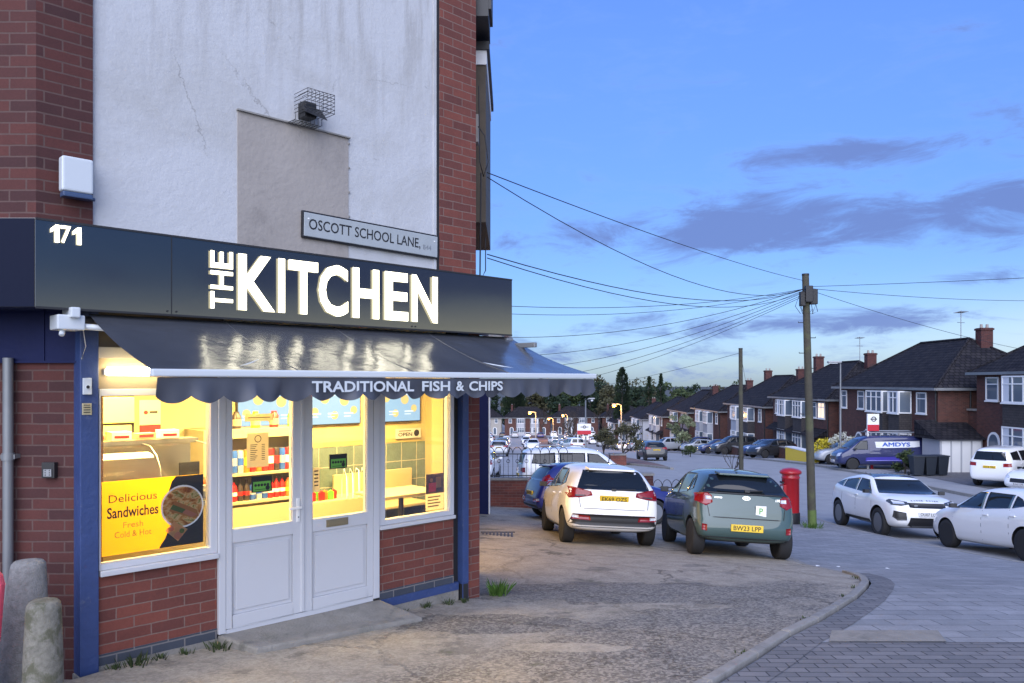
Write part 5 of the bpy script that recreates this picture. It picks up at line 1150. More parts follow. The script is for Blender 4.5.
# --- cars further off: the same shells, fewer fittings, one copy each
far_sp = dict(i20); far_sp.update(lev=1, extra=(rear_plate('BJ12 NRO', .8),), seams=(), handles=(), panels=(), reflector=())
far_suv = dict(suv); far_suv.update(lev=1, extra=(), seams=(), handles=())
proto_h = make_car('parked_hatchback', 'x', 'car', far_sp, (0, 0, -50), 0, 'paint_white')
proto_s = make_car('parked_suv', 'x', 'car', far_suv, (0, 0, -50), 0, 'paint_white')
KM = kids_map()
far_cars = [  # x, y, heading, paint, kind, what sets it apart
 (10.6, 60, 92, 'black', 'h', 'black hatchback driving away alone on the road beyond the railings', None),
 (20.6, 62.5, 200, 'black', 'h', 'black hatchback on the drive behind the yellow bush', 0), (21.5, 67, 185, 'navy', 'h', 'navy hatchback on the drive beside the nearest black hatchback', 0), (21.4, 76, 188, 'black', 's', 'black SUV on a drive behind the telegraph pole with the step irons', 0), (21.0, 80.5, 185, 'navy', 'h', 'navy hatchback on the drive left of the thin telegraph pole', 0),
 (21.5, 91, 186, 'silver', 'h', 'silver hatchback nose out on a drive behind the low wall', 0), (22.5, 95, 182, 'navy', 's', 'navy SUV tucked between the house fronts', 0), (20.6, 104, 195, 'silver', 's', 'silver SUV half hidden by the drive walls near the blossom tree', 0), (21.8, 110, 190, 'grey', 'h', 'grey hatchback on the drive below the blossom tree', 0), (21.5, 128, 185, 'black', 'h', 'black hatchback on the drive of the white gabled house', 0),
 (21.2, 50.0, 178, 'silver', 'h', 'silver hatchback whose nose shows ahead of the blue van', None)]
lanes = []
for k, y in enumerate((66, 80, 92, 105, 118, 131, 145, 160, 176, 192)): lanes.append((-5.6 + .25 * k * .3, y, 90, ('silver', 'white', 'black', 'white', 'grey', 'white', 'red', 'silver', 'white', 'black')[k], 'hhshhshhsh'[k], 'in the left kerb line of the far street'))
for k, y in enumerate((112, 124, 137, 151, 168, 186)): lanes.append((3.0, y, 268, ('white', 'silver', 'white', 'grey', 'white', 'silver')[k], 'shhhsh'[k], 'facing us along the verge of the far street'))
for k, y in enumerate((150, 165, 182, 204)): lanes.append((11.2 + k, y, 90, ('darkred', 'white', 'silver', 'white')[k], 'hhsh'[k], 'on the main road by the verge'))
for k, y in enumerate((84, 97, 110, 126, 142, 158, 174, 190, 203)): lanes.append((-8.2 - .15 * k, y, 62, ('white', 'black', 'silver', 'blue', 'white', 'grey', 'white', 'silver', 'red')[k], 'hshhshhsh'[k], 'nosed in on the left of the far street'))
for k, x in enumerate((-6, -2.6, .8, 4.2, 7.6, 11.2, 14.6, 18, 21.4)): lanes.append((x, 212 + k % 2, 90, ('white', 'black', 'silver', 'white', 'blue', 'white', 'grey', 'black', 'white')[k], 'hhshhshhs'[k], 'in the row below the houses that face us'))
for k, y in enumerate((100, 113, 127, 140, 155, 172, 190)): lanes.append((17.6, y, 90, ('white', 'silver', 'white', 'black', 'silver', 'white', 'white')[k], 'hshhshs'[k], 'along the right kerb of the main road'))
for k, y in enumerate((73, 86, 98, 112, 124, 138, 154, 170)): lanes.append((-1.2, y, 90, ('silver', 'white', 'grey', 'white', 'navy', 'white', 'silver', 'white')[k], 'hhshhshs'[k], 'queued along the middle of the far street'))
for k, y in enumerate((90, 104, 119, 136, 152, 171)): lanes.append((7.0 + .4 * k, y, 100, ('white', 'navy', 'white', 'silver', 'black', 'white')[k], 'shhsh' [k % 5], 'drawn up on the reddish verge'))
for k, y in enumerate((40, 48.5, 57)): lanes.append((-1.6 - 1.0 * k, y, 84, ('white', 'grey', 'white')[k], 'hhs'[k], 'just past the corner shop wall'))
nth = ('nearest', 'second', 'third', 'fourth', 'fifth', 'sixth', 'seventh', 'eighth', 'ninth', 'farthest')
cnt = {}
for x, y, hd, p, k, d in lanes:
    cnt[d] = cnt.get(d, 0) + 1
    far_cars.append((x, y, hd, p, k, f'{p} {"SUV" if k == "s" else "hatchback"}, {nth[cnt[d]-1]} of the cars {d}', 1))
for x, y, hd, p, k, lab, g in far_cars:
    c = copy_tree(proto_s if k == 's' else proto_h, KM)
    c.location = (x, y, gz(x, y) + (ROAD if x < 19 else 0)); c.rotation_euler = (0, 0, R(hd)); settle(c); c['label'] = lab
    if g == 0: c['group'] = 'cars on the house drives'
    if g == 1: c['group'] = 'cars parked along the far street'
    for ch in scene.objects:
        if ch.parent is c and ch.name.startswith(('body', 'wing_mirror')):
            ch.material_slots[0].link = 'OBJECT'; ch.material_slots[0].material = MATS['paint_' + p]
def kill(o):
    for ch in KM.get(o, []): kill(ch)
    bpy.data.objects.remove(o)
kill(proto_h); kill(proto_s)

# ---------------------------------------------------------------- houses along the far side of the road
def win(root, kind, x, y0, y1, z0, z1, cols=2, transom=True, face='x', glass='house_glass', curtain=False):
    """white framed window: on a front (face x, looking -x at depth x) or a flank (face y, looking -y)"""
    def bx(m, a0, a1, b0, b1, d0, d1):
        if face == 'x': m.box(x - d1, x - d0, a0, a1, b0, b1)
        else: m.box(a0, a1, x - d1, x - d0, b0, b1)
    t = .07; m = MB()
    bx(m, y0, y0 + t, z0, z1, .0, .07); bx(m, y1 - t, y1, z0, z1, .0, .07); bx(m, y0 + t, y1 - t, z0, z0 + t, .0, .07); bx(m, y0 + t, y1 - t, z1 - t, z1, .0, .07)
    for k in range(1, cols): c = y0 + (y1 - y0) * k / cols; bx(m, c - t * .55, c + t * .55, z0 + t, z1 - t, .0, .065)
    if transom: zz = z1 - (z1 - z0) * .3; bx(m, y0 + t, y1 - t, zz - .03, zz + .03, .0, .06)
    bx(m, y0 - .04, y1 + .04, z0 - .07, z0 - .002, .0, .11)
    w = m.build(kind, 'white_plain', root)
    m = MB(); bx(m, y0 + t, y1 - t, z0 + t, z1 - t, .012, .03)
    if curtain:
        m.cur = 1; q = (y1 - y0) * .22
        for a, b in ((y0 + t, y0 + q), (y1 - q, y1 - t)): bx(m, a, b, z0 + t, z1 - t, .031, .034)
    m.build('pane', [glass, 'curtain_white'], w)
    return w
def house(label, yc, eave, hl, wallm='brick_house', bays=((-2.0, 2.6), (2.0, 2.6)), singles=((-5.0, .9), (5.0, .9)), doors=(-4.6, 4.6), bayskin='tile_hung', rise=3.0, chim=((4.2, -4.6), (4.2, 4.6)), porch=False, skin2=None, lit=(), rz=0, xf=24.0, group='houses on the far side of the road', garage=None):
    root = thing('brick_house', label, 'house', (xf, yc, 0), rz, group)
    g = min(gz(xf, yc + hl) if not rz else gz(xf, yc), gz(xf, yc)) - .6; dpt = 8.0
    m = MB(); m.box(0, dpt, -hl, hl, g, eave); m.build('wall', wallm, root)
    if skin2: m = MB(); m.box(-.03, -.002, skin2[0], skin2[1], eave - 2.6, eave - .1); m.build('upper_cladding', skin2[2], root)
    o = .38; e0, e1 = -hl - o, hl + o; rl = hl - 3.9
    m = MB(); zt = eave + rise
    A, B, C_, D_ = (-o, e0, eave), (dpt + o, e0, eave), (dpt + o, e1, eave), (-o, e1, eave); r0, r1 = (dpt/2, -rl, zt), (dpt/2, rl, zt)
    m.poly([A, D_, r1, r0]); m.poly([B, A, r0]); m.poly([C_, B, r0, r1]); m.poly([D_, C_, r1]); m.poly([D_, A, B, C_])
    roof = m.build('roof', 'roof_tile', root)
    m = MB(); m.tube([r0, r1], .11, 6)
    for p, q in ((A, r0), (B, r0), (C_, r1), (D_, r1)): m.tube([p, q], .09, 6)
    m.build('ridge_tiles', 'roof_tile', roof)
    m = MB()
    m.box(-o - .05, -o + .06, e0, e1, eave - .13, eave + .02); m.box(-o, dpt + o, e0 - .05, e0 + .04, eave - .13, eave + .02); m.box(-o, dpt + o, e1 - .04, e1 + .05, eave - .13, eave + .02); m.build('gutter', 'galv', roof)
    for cx, cy in chim:
        m = MB(); zz = eave + rise * (.62 if abs(cy) > rl else .9); m.box(cx - .36, cx + .36, cy - .30, cy + .30, zz - 1.4, zt + .62); m.box(cx - .41, cx + .41, cy - .35, cy + .35, zt + .48, zt + .59); m.cur = 1
        for k in (-.22, .22): m.cyl((cx + k * .8, cy, zt + .6), (cx + k * .8, cy, zt + .85), .09, .075, 10)
        m.build('chimney', ['brick_dark', 'patch_render'], roof)
    fl = eave - 2.55           # first-floor level
    for k, (by, bw) in enumerate(bays):
        m = MB(); c = bw / 2; p = .62
        m.prism([(0, by - c, g), (-p, by - c + .32, g), (-p, by + c - .32, g), (0, by + c, g)], (0, 0, eave - .12 - g)); b = m.build('bay_front', bayskin[k] if isinstance(bayskin, (list, tuple)) else bayskin, root)
        for z0, z1 in ((eave - 1.55, eave - .2), (eave - 4.25, eave - 2.75)):
            win(b, 'window', -p - .003, by - c + .34, by + c - .34, z0, z1, 3 if bw > 2.4 else 2, glass='window_warm' if (k, z0 > fl) in lit else 'house_glass', curtain=(k + int(yc)) % 2 == 0)
            for sd in (-1, 1):      # canted side lights
                a = Vector((-p - .02, by + sd * (c - .30))); q = Vector((-.03, by + sd * (c + .0))); d = (q - a).normalized(); nn = Vector((-abs(d.y), sd * abs(d.x)))
                m = MB(); m.M = frame((a.x, a.y, 0), (d.x, d.y, 0), (nn.x, nn.y, 0), (0, 0, 1)); L_ = (q - a).length
                m.box(.0, .05, 0, .03, z0, z1); m.box(L_ - .07, L_, 0, .03, z0, z1); m.box(.05, L_ - .07, 0, .03, z0, z0 + .07); m.box(.05, L_ - .07, 0, .03, z1 - .07, z1); m.cur = 1; m.box(.05, L_ - .07, 0, .012, z0 + .07, z1 - .07); m.build('side_light', ['white_plain', 'house_glass'], b)
    for k, (sy, sw) in enumerate(singles):
        win(root, 'window', -.03 if skin2 and skin2[0] < sy < skin2[1] else 0, sy - sw / 2, sy + sw / 2, eave - 1.5, eave - .25, 2 if sw > 1.1 else 1, True, glass='window_warm' if ('s', k) in lit else 'house_glass')
    for dy in doors:
        m = MB(); zb_ = g + .6; n = 12; arch = [(-.03, dy - .55, zb_), (-.03, dy + .55, zb_), (-.03, dy + .55, zb_ + 1.7)] + [(-.03, dy + .55 * math.cos(math.pi * i / n), zb_ + 1.7 + .55 * math.sin(math.pi * i / n)) for i in range(1, n)] + [(-.03, dy - .55, zb_ + 1.7)]
        m.prism(arch, (.05, 0, 0)); d = m.build('door', 'white_plain', root)
        m = MB(); m.prism([(-.05, dy + (p_[1] - dy) * .72, zb_ + .15 + (p_[2] - zb_) * .88) for p_ in arch], (.03, 0, 0)); m.build('pane', 'house_glass', d)
    if porch:
        m = MB(); m.prism([(-.9, -hl + .3, fl - .35), (0, -hl + .3, fl + .25), (0, -hl + .3, fl - .35)], (0, 2 * hl - .6, 0)); m.build('porch_roof', 'roof_tile', root)
    m = MB(); m.cyl((-.05, -hl + .15, g), (-.05, -hl + .15, eave - .1), .045); m.cyl((.45 * dpt * .5, -hl - .05, g), (.45 * dpt * .5, -hl - .05, eave - .1), .05); m.build('downpipe', 'black_plastic', root)
    if garage: garage(root, g)
    return root
def garA(root, g):
    y0, y1 = -8.6, -6.76; e = -1.05
    m = MB(); m.box(-.9, 1.4, y0, y1, g, e); ga = m.build('garage', 'white_render', root)
    m = MB(); m.poly([(-1.2, y0 - .25, e), (1.6, y0 - .25, e), (1.6, y1 + .3, e + .95), (-1.2, y1 + .3, e + .95)]); m.poly([(-1.2, y1 + .3, e + .95), (1.6, y1 + .3, e + .95), (1.6, y1 + .3, e), (-1.2, y1 + .3, e)]); m.poly([(-1.2, y0 - .25, e), (-1.2, y1 + .3, e + .95), (-1.2, y1 + .3, e)]); m.build('garage_roof', 'roof_tile', ga)
    m = MB()
    for k in range(4): m.box(-.8 + .55 * k, -.35 + .55 * k, y0 - .03, y0, g + .65, e - .1)
    m.build('garage_door', 'white_plain', ga)
def garB(root, g):
    y0, y1 = 6.80, 9.3
    m = MB(); m.box(.2, 6, y0, y1, g, .45); ga = m.build('garage', 'brick_house', root)
    m = MB(); m.box(.1, 6.1, y0 - .05, y1 + .05, .45, .56); m.build('flat_roof', 'kerb_stone', ga)
    m = MB()
    for k in range(4): m.box(.15, .2, y0 + .12, y1 - .12, g + .6 + .52 * k, g + 1.1 + .52 * k)
    m.build('garage_door', 'white_plain', ga)
house('brick semi at the near end of the row with white bay and arched door', 36.6, 2.56, 6.75, bays=((2.2, 3.2), (-2.6, 3.2)), singles=((5.3, 1.1), (-5.3, 1.1)), doors=(5.2, -5.0), chim=((4.4, 1.8), (4.4, -4.6)), garage=garB, xf=25.5)
house('brick semi with wide hip roof behind the blue van, with a pent roofed garage', 51.25, 1.70, 6.75, bays=((-.25, 2.9), (-2.85, 2.0)), singles=((5.75, .9), (3.0, 1.0), (-5.0, 1.1)), doors=(3.4,), bayskin=('tile_hung', 'tile_hung'), chim=((4.6, -3.4),), garage=garA)
house('brick semi with one lit upper window and two chimneys beyond the grey street lamp', 66.2, .72, 6.4, singles=((5.2, 1.0), (-5.0, 1.3), (-3.6, .8)), bays=((2.4, 2.6), (-1.4, 2.6)), lit=(('s', 1),), chim=((3.4, 4.4), (4.4, -3.6)), porch=True)
house('brown brick semi with twin chimneys behind the black parked hatchbacks', 81.4, -.30, 6.6, bayskin=('tile_hung', 'white_render'), chim=((4, 5.0), (4, -4.8)))
house('brick semi with white rendered bay fronts seen past the thin telegraph pole', 97.6, -1.35, 6.6, bayskin='white_render', chim=((4, -4.4),))
house('brick semi with pale violet upper cladding and a flat white porch', 113.4, -2.1, 6.4, skin2=(-6.2, -.9, 'grey_cladding'), bays=((2.2, 2.8),), singles=((-2.6, 1.4), (-4.6, 1.4)), porch=True, chim=((4, -4.6),))
house('brick and white semi behind the blossom tree', 131.6, -3.45, 6.4, bayskin='white_render', porch=True, chim=())
house('white rendered semi with pale roof lights farther down the row', 151.5, -4.8, 6.4, wallm='white_render', bayskin='white_render', chim=((4, 4.6),))
house('cream rendered semi below the tall columnar conifer', 170.5, -6.2, 6.4, wallm='cream_render', bayskin='white_render', chim=())
house('farthest semi of the row by the lit street lamp', 189.5, -7.5, 6.4, bayskin='white_render', chim=((4, 4.6),))
for k, (x, y, lab, wm) in enumerate(((-9.5, 226, 'cream fronted house half hidden by the corner shop at the foot of the hill', 'cream_render'), (4.5, 226, 'brick fronted house facing us at the foot of the hill', 'brick_house'), (18.5, 229, 'brown brick house facing us behind the three lit lamps', 'brick_house'), (33, 231, 'brick house facing us beside the end of the row', 'brick_house'))):
    house(lab, y, -8.2, 6.6, wallm=wm, bayskin='white_render', rz=R(90), xf=x, group='houses facing us at the foot of the hill', chim=((4, 4.5),))
# roof lights of the white semi
m = MB(); m.box(0, .08, -.35, .35, 0, 1.9)
rl_ = m.build('solar_tube_panel', 'white_plain', None); bpy.data.objects.remove(rl_)
def wall_piece(label, x0, x1, y0, y1, h, mt='brick_house', cope='kerb_stone', group='low walls in front of the houses'):
    yc, xc = (y0 + y1) / 2, (x0 + x1) / 2; g = min(gz(xc, y0), gz(xc, y1)); z = gz(xc, yc); r = thing('garden_wall', label, 'wall', (xc, yc, z), 0, group)
    m = MB(Matrix.Translation((-xc, -yc, -z))); m.box(x0, x1, y0, y1, g - .3, z + h); m.build('brickwork', mt, r)
    m = MB(Matrix.Translation((-xc, -yc, -z))); m.box(x0 - .03, x1 + .03, y0 - .03, y1 + .03, z + h, z + h + .07); m.build('coping', cope, r)
wall_piece('low dark brick wall beside the yellow bush', 20.9, 21.2, 58.8, 63, .8)
wall_piece('low brown brick wall in front of the brown brick semi', 20.9, 21.2, 71, 77, .7)
wall_piece('low pale wall in front of the white bay fronted semi', 20.9, 21.2, 88, 96, .9, 'cream_render')
wall_piece('low brick wall below the violet clad house', 20.9, 21.2, 106, 113, .9)
wall_piece('low brick wall beside the blossom tree', 20.9, 21.2, 116, 125, .9)
wall_piece('sandy low wall with broad white coping beside the yellow bush', 19.9, 20.5, 52.2, 57.5, .75, 'can_yellow', 'white_plain')
wall_piece('small brick planter among the bare shrubs on the verge', 6.3, 7.3, 50.4, 51.3, .55, 'brick_red', group='brick planters on the verge')

# ---------------------------------------------------------------- trees and plants
def leaves(m, centre, rad, n, ls, rg, flat=1.0):
    c = Vector(centre); vs = []; fs = []
    for _ in range(n):
        d = Vector((rg.gauss(0, 1), rg.gauss(0, 1), rg.gauss(0, 1) * flat)); d.normalize(); p = c + Vector((d.x * rad[0], d.y * rad[1], d.z * rad[2])) * rg.random() ** .45
        a = Vector((rg.gauss(0, 1), rg.gauss(0, 1), rg.gauss(0, 1))).normalized(); b = a.orthogonal().normalized(); s = ls * rg.uniform(.6, 1.3); k = len(vs)
        vs += [p - a * s, p + b * s * .55, p + a * s, p - b * s * .55]; fs.append((k, k+1, k+2, k+3))
    m.add(vs, fs, False)
def trunk_mesh(h, r, rg, limbs=6, spread=.35, top=.75):
    m = MB(); pts = [(0, 0, -.3)]
    for i in range(1, 6): pts.append((rg.uniform(-.03, .03) * h * .5, rg.uniform(-.03, .03) * h * .5, h * top * i / 5))
    m.tube(pts, [r * (1 - .14 * i) for i in range(6)], 7)
    for k in range(limbs):
        t = rg.uniform(.35, .95); a = rg.uniform(0, 6.28); z = h * top * t; L_ = h * spread * rg.uniform(.6, 1.1)
        m.tube([(0, 0, z), (math.cos(a) * L_ * .5, math.sin(a) * L_ * .5, z + L_ * .35), (math.cos(a) * L_, math.sin(a) * L_, z + L_ * .55)], [r * .4, r * .25, r * .08], 5)
    return m
def leafy(name, label, x, y, h, r, mt, seed, clumps=26, per=70, ls=.28, base=.28, group=None, cat='tree', zb=None):
    rg = random.Random(seed); root = thing(name, label, cat, (x, y, gz(x, y) if zb is None else zb), 0, group)
    trunk_mesh(h, h * .022 + .03, rg).build('trunk', 'bark', root)
    m = MB()
    for _ in range(clumps):
        d = Vector((rg.gauss(0, 1), rg.gauss(0, 1), rg.gauss(0, 1))).normalized(); k = rg.uniform(.35, .95)
        cz = h * (base + (1 - base) / 2); c = (d.x * r * k, d.y * r * k, cz + d.z * h * (1 - base) / 2 * k); q = r * rg.uniform(.22, .42)
        leaves(m, c, (q, q, q * .8), per, ls, rg)
    m.build('crown', mt, root, recalc=False); return root
def conifer(name, label, x, y, h, r, seed, mt='leaf_dark', column=False, n=2600, ls=.34, group=None):
    rg = random.Random(seed); root = thing(name, label, 'tree', (x, y, gz(x, y)), 0, group)
    m = MB(); m.tube([(0, 0, -.3), (0, 0, h * .5), (0, 0, h * .96)], [h * .018, h * .012, .03], 7); m.build('trunk', 'bark', root)
    m = MB(); vs = []; fs = []
    for _ in range(n):
        t = rg.random() ** (1.0 if column else 1.3); z = h * (.06 + .94 * t)
        prof = (min(1, t * 6 + .5) * (1 - t ** 4) ** .6) if column else (1 - t) * (1 + .35 * math.sin(t * 34 + rg.uniform(-.5, .5)))
        rr = r * max(.03, prof) * rg.random() ** .35 * (1 + .12 * math.sin(z * 2.1 + rg.random())); a = rg.uniform(0, 6.28)
        p = Vector((math.cos(a) * rr, math.sin(a) * rr, z)); d = Vector((math.cos(a), math.sin(a), 1.2 if column else -.25)).normalized(); b = d.orthogonal().normalized(); s = ls * rg.uniform(.6, 1.3); k = len(vs)
        vs += [p - d * s, p + b * s * .5, p + d * s, p - b * s * .5]; fs.append((k, k+1, k+2, k+3))
    m.add(vs, fs, False); m.build('crown', mt, root, recalc=False); return root
def bare(name, label, x, y, h, seed, depth=5, r0=None, spread=.55, group=None, cat='tree', mt='twig', buds=None, nb=3):
    rg = random.Random(seed); root = thing(name, label, cat, (x, y, gz(x, y)), 0, group); r0 = r0 or h * .022
    mt_ = MB(); mc = MB(); tips = []
    def grow(p, d, L_, r, k):
        q = p + d * L_; mid = p + d * L_ * .5 + Vector((rg.gauss(0, 1), rg.gauss(0, 1), 0)) * L_ * .05
        (mt_ if k < 1 else mc).tube([p, mid, q], [r, r * .85, r * .68], 5 if k < 2 else 3)
        if k >= depth: tips.append(q); return
        for i in range(nb if k else nb + 1):
            e = (d + Vector((rg.gauss(0, 1), rg.gauss(0, 1), rg.gauss(0, .5) + .25)) * spread).normalized(); grow(p + d * L_ * rg.uniform(.55, 1.0), e, L_ * rg.uniform(.58, .80), r * .58, k + 1)
    grow(Vector((0, 0, -.1)), Vector((rg.uniform(-.05, .05), rg.uniform(-.05, .05), 1)), h * .32, r0, 0)
    mt_.build('trunk', 'bark', root); mc.build('crown', mt, root, recalc=False)
    if buds:
        m = MB()
        for q in tips: leaves(m, q, (.16, .16, .16), 5, .07, rg)
        m.build('foliage', buds, root, recalc=False)
    return root
bare('bare_tree', 'small bare shrubby tree on the verge behind the white cars', 5.9, 50.5, 3.0, 3, 5, spread=.6, buds='leaf_olive')
bare('bare_tree', 'bare many stemmed small tree on the verge left of the black SUV', 7.2, 51.5, 3.4, 5, 5, spread=.6, buds='leaf_olive')
bare('bare_tree', 'thin bare sapling beside the thin telegraph pole', 8.7, 31.2, 3.1, 9, 3, r0=.03, spread=.28)
leafy('blossom_tree', 'pale blossoming tree in front of the brick and white semi', 20.7, 96, 5.4, 1.7, 'leaf_pale', 21, 24, 60, .16, .18)
leafy('flowering_bush', 'bright yellow flowering bush beside the leaning telegraph pole', 19.7, 50.6, 2.0, .95, 'leaf_yellow', 23, 16, 90, .075, .05, cat='bush')
leafy('flowering_bush', 'white and green flowering bush right of the yellow bush', 20.4, 49.0, 2.0, .95, 'leaf_white', 25, 16, 90, .075, .05, cat='bush')
leafy('garden_bush', 'low dark green bush beside the back of the blue van', 20.8, 41.8, 1.2, .8, 'leaf_mid', 27, 14, 80, .08, .02, cat='bush')
leafy('garden_bush', 'small green tuft at the foot of the drive walls', 15.8, 70, .9, .9, 'leaf_mid', 28, 10, 60, .09, .02, cat='bush')
conifer('conifer', 'tall columnar dark conifer above the lit lamp', 26.2, 188, 17.5, 2.0, 31, column=True)
conifer('conifer', 'broad dark conifer right of the columnar one', 34.0, 196, 15.8, 4.4, 32)
conifer('conifer', 'spiky dark pine rightmost of the three conifers', 37.5, 199, 16.6, 4.0, 33)
conifer('conifer', 'dark round topped conifer nearest the corner shop in the distance', .8, 252, 15.5, 4.2, 34, column=True, ls=.5)
bg = [(-8, 262, 13, 5, 'leaf_dark'), (7, 268, 12, 4.5, 'leaf_olive'), (13, 272, 13.5, 4.5, 'leaf_dark'), (20, 276, 12.5, 5, 'leaf_mid'), (27, 270, 13.5, 5, 'leaf_dark'), (33, 262, 12, 4.5, 'leaf_olive'), (39, 258, 13, 5, 'leaf_dark'), (46, 262, 12, 5, 'leaf_olive'), (53, 255, 13, 5, 'leaf_mid'), (60, 262, 12.5, 5, 'leaf_dark'), (68, 258, 12, 5, 'leaf_olive'),
      (76, 262, 13, 5, 'leaf_mid'), (86, 262, 12, 5, 'leaf_olive'), (16, 256, 9.5, 4, 'leaf_dark'), (43, 240, 10, 4.2, 'leaf_dark'), (2, 290, 14.5, 5, 'leaf_olive'), (34, 292, 15, 6, 'leaf_olive'), (50, 292, 14.5, 6, 'leaf_olive')]
for k, (x, y, h, r, mt) in enumerate(bg):
    c_ = {'leaf_dark': 'dark evergreen', 'leaf_olive': 'olive brown budding', 'leaf_mid': 'mid green'}[mt]
    leafy('broadleaf_tree', f'{c_} tree in the far belt of trees behind the houses', x, y, h * 1.22, r * 1.2, mt, 60 + k, 26, 52, .6, .10, group='far belt of trees')
for k, (x, y, h) in enumerate(((33, 142, 12.5), (37.5, 150, 12.5), (34, 122, 10.5), (41, 168, 13.5), (46, 186, 14), (8, 215, 11), (15.5, 212, 11.5), (24, 205, 12), (12, 160, 7.5), (9, 118, 6.5))):
    bare('bare_tree', ('fine bare treetop behind the roofs left of the thin pole', 'wide bare treetop behind the roofs', 'small bare treetop behind the violet clad house', 'bare treetop by the spiky pine', 'farthest bare treetop behind the row', 'bare tree left of the lamps at the foot of the hill', 'bare tree between the lamps at the foot of the hill', 'tall bare tree near the end of the house row', 'smaller bare tree on the verge among the lamps', 'bare tree on the verge beyond the square road sign')[k], x, y, h, 90 + k, 5, r0=.14, spread=.5, nb=3)
def tuft(label, x, y, n, h, mt='leaf_grass', name='grass_tuft', r=.1):
    rg = random.Random(int(x * 31 + y * 17)); m = MB()
    for _ in range(n):
        a = rg.uniform(0, 6.28); q = r * rg.random(); b = Vector((math.cos(a) * q, math.sin(a) * q, 0)); d = Vector((math.cos(a) * rg.uniform(.1, .7), math.sin(a) * rg.uniform(.1, .7), 1)).normalized(); L_ = h * rg.uniform(.4, 1); w_ = Vector((-d.y, d.x, 0)).normalized() * .006
        m.add([b - w_, b + w_, b + d * L_ * .6 + w_ * .7, b + d * L_ + Vector((d.x, d.y, -.3)) * L_ * .2, b + d * L_ * .6 - w_ * .7], [(0, 1, 2, 3, 4)], False)
    o = m.build(name, mt, None, (x, y, gz(x, y)), recalc=False); return tag(o, label, 'plant')
p = wbase(3.62, .12); tuft('green grass tuft at the foot of the brick pier', p.x + .16, p.y + .25, 110, .20)
p = wbase(.22, .07); tuft('low green weeds below the left brick panel', p.x, p.y, 60, .10, 'leaf_mid', 'weed_tuft', .14)
p = wbase(.84, .12); tuft('low weeds beside the left end of the doorstep', p.x, p.y, 50, .09, 'leaf_mid', 'weed_tuft', .1)
for k, (s_, o_) in enumerate(((.08, .10), (.42, .06), (.60, .09), (2.62, .10), (2.95, .06), (3.2, .09), (3.38, .12))):
    p = wbase(s_, o_); tuft('tiny weeds in the joint at the foot of the shop front', p.x, p.y, 26, .06, 'leaf_mid', 'weed_tuft', .06); scene.collection.objects[-1]['group'] = 'weeds along the shop front'
for k, i in enumerate((4, 6, 8, 9, 11)):
    x, y = kerbC[i]; tuft('tiny weeds growing against the curved kerb', x - .03, y + .02, 16, .035, 'leaf_mid', 'weed_tuft', .07); scene.collection.objects[-1]['group'] = 'weeds along the kerb'
tuft('grass growing round the foot of the leaning telegraph pole', 8.2, 21.55, 120, .22, r=.3)

# ---------------------------------------------------------------- street furniture
def pole(label, x, y, top, lean, r0, r1, fittings=True):
    z0 = gz(x, y); r = thing('telegraph_pole', label, 'pole', (x, y, z0)); h = top - z0
    m = MB(); pts = [(lean * t, 0, -.2 + (h + .2) * t) for t in [i / 8 for i in range(9)]]; m.tube(pts, [r0 + (r1 - r0) * i / 8 for i in range(9)], 14); m.build('shaft', 'pole_wood', r)
    if fittings:
        m = MB(); m.cyl((0, 0, -.1), (lean * .07, 0, h * .07), r0 + .004, r0 + .003, 14); m.build('mossy_foot', 'pole_moss', r)
        m = MB(); X = lean * .96
        for dx, dy, dz, w_, h_ in ((.02, -.16, -.75, .10, .45), (-.13, -.1, -.85, .07, .40), (.19, -.05, -.80, .10, .42)): m.box(X + dx - w_, X + dx + w_, dy - .08, dy + .08, h + dz, h + dz + h_)
        m.build('junction_boxes', 'metal_dark', r, bevel=.02)
        m = MB()
        for a in range(8): m.tube([(X + .16 * math.cos(a), .1 * math.sin(a) - .05, h - .45), (X + .30 * math.cos(a), .2 * math.sin(a) - .05, h - .7 - .05 * a), (X + .16 * math.cos(a), .1 * math.sin(a) - .05, h - 1.05)], .008, 5)
        m.build('cable_loops', 'wire_black', r)
        for k in range(7): m = MB(); zz = h * .45 + k * .42; sd = 1 if k % 2 else -1; m.tube([(lean * zz / h + sd * r1 * .8, 0, zz), (lean * zz / h + sd * (r1 + .14), 0, zz), (lean * zz / h + sd * (r1 + .14), 0, zz + .03)], .011, 5); m.build('step_iron', 'metal_dark', r)
    m = MB(); m.cyl((lean, 0, h), (lean, 0, h + .05), r1 * 1.08, n=14); m.build('cap', 'metal_dark', r)
    return r
pole('tall leaning wooden telegraph pole with climbing irons and mossy foot beside the red pillar box', 8.27, 21.75, 4.98, -.19, .115, .092)
pole('thin wooden telegraph pole beyond the teal hatchback', 9.0, 31.0, 3.33, -.03, .095, .075, False)
pb = thing('pillar_box', 'red cylindrical pillar box with black base beside the telegraph pole', 'post box', (8.02, 22.75, gz(8.02, 22.75)))
m = MB(); m.lathe([(.262, -.1), (.262, .30), (.245, .33)], 32); m.build('base', 'black_print', pb)
m = MB(); m.lathe([(.242, .33), (.242, 1.30), (.255, 1.31), (.255, 1.34), (.242, 1.35), (.242, 1.42)], 32); m.build('body', 'post_red', pb)
m = MB(); m.lathe([(.25, 1.42), (.30, 1.44), (.305, 1.49), (.29, 1.52), (.22, 1.57), (.10, 1.60), (.01, 1.605)], 32); m.build('cap', 'post_red', pb)
m = MB(); m.box(-.28, -.20, -.10, .10, 1.16, 1.21); m.build('posting_slot', 'black_print', pb); m = MB(); m.box(-.252, -.2, -.07, .07, .92, 1.08); m.build('collection_plate', 'white_plain', pb); m = MB(); m.box(-.249, -.15, -.17, .17, .42, 1.12); m.build('door', 'post_red', pb, bevel=.01)
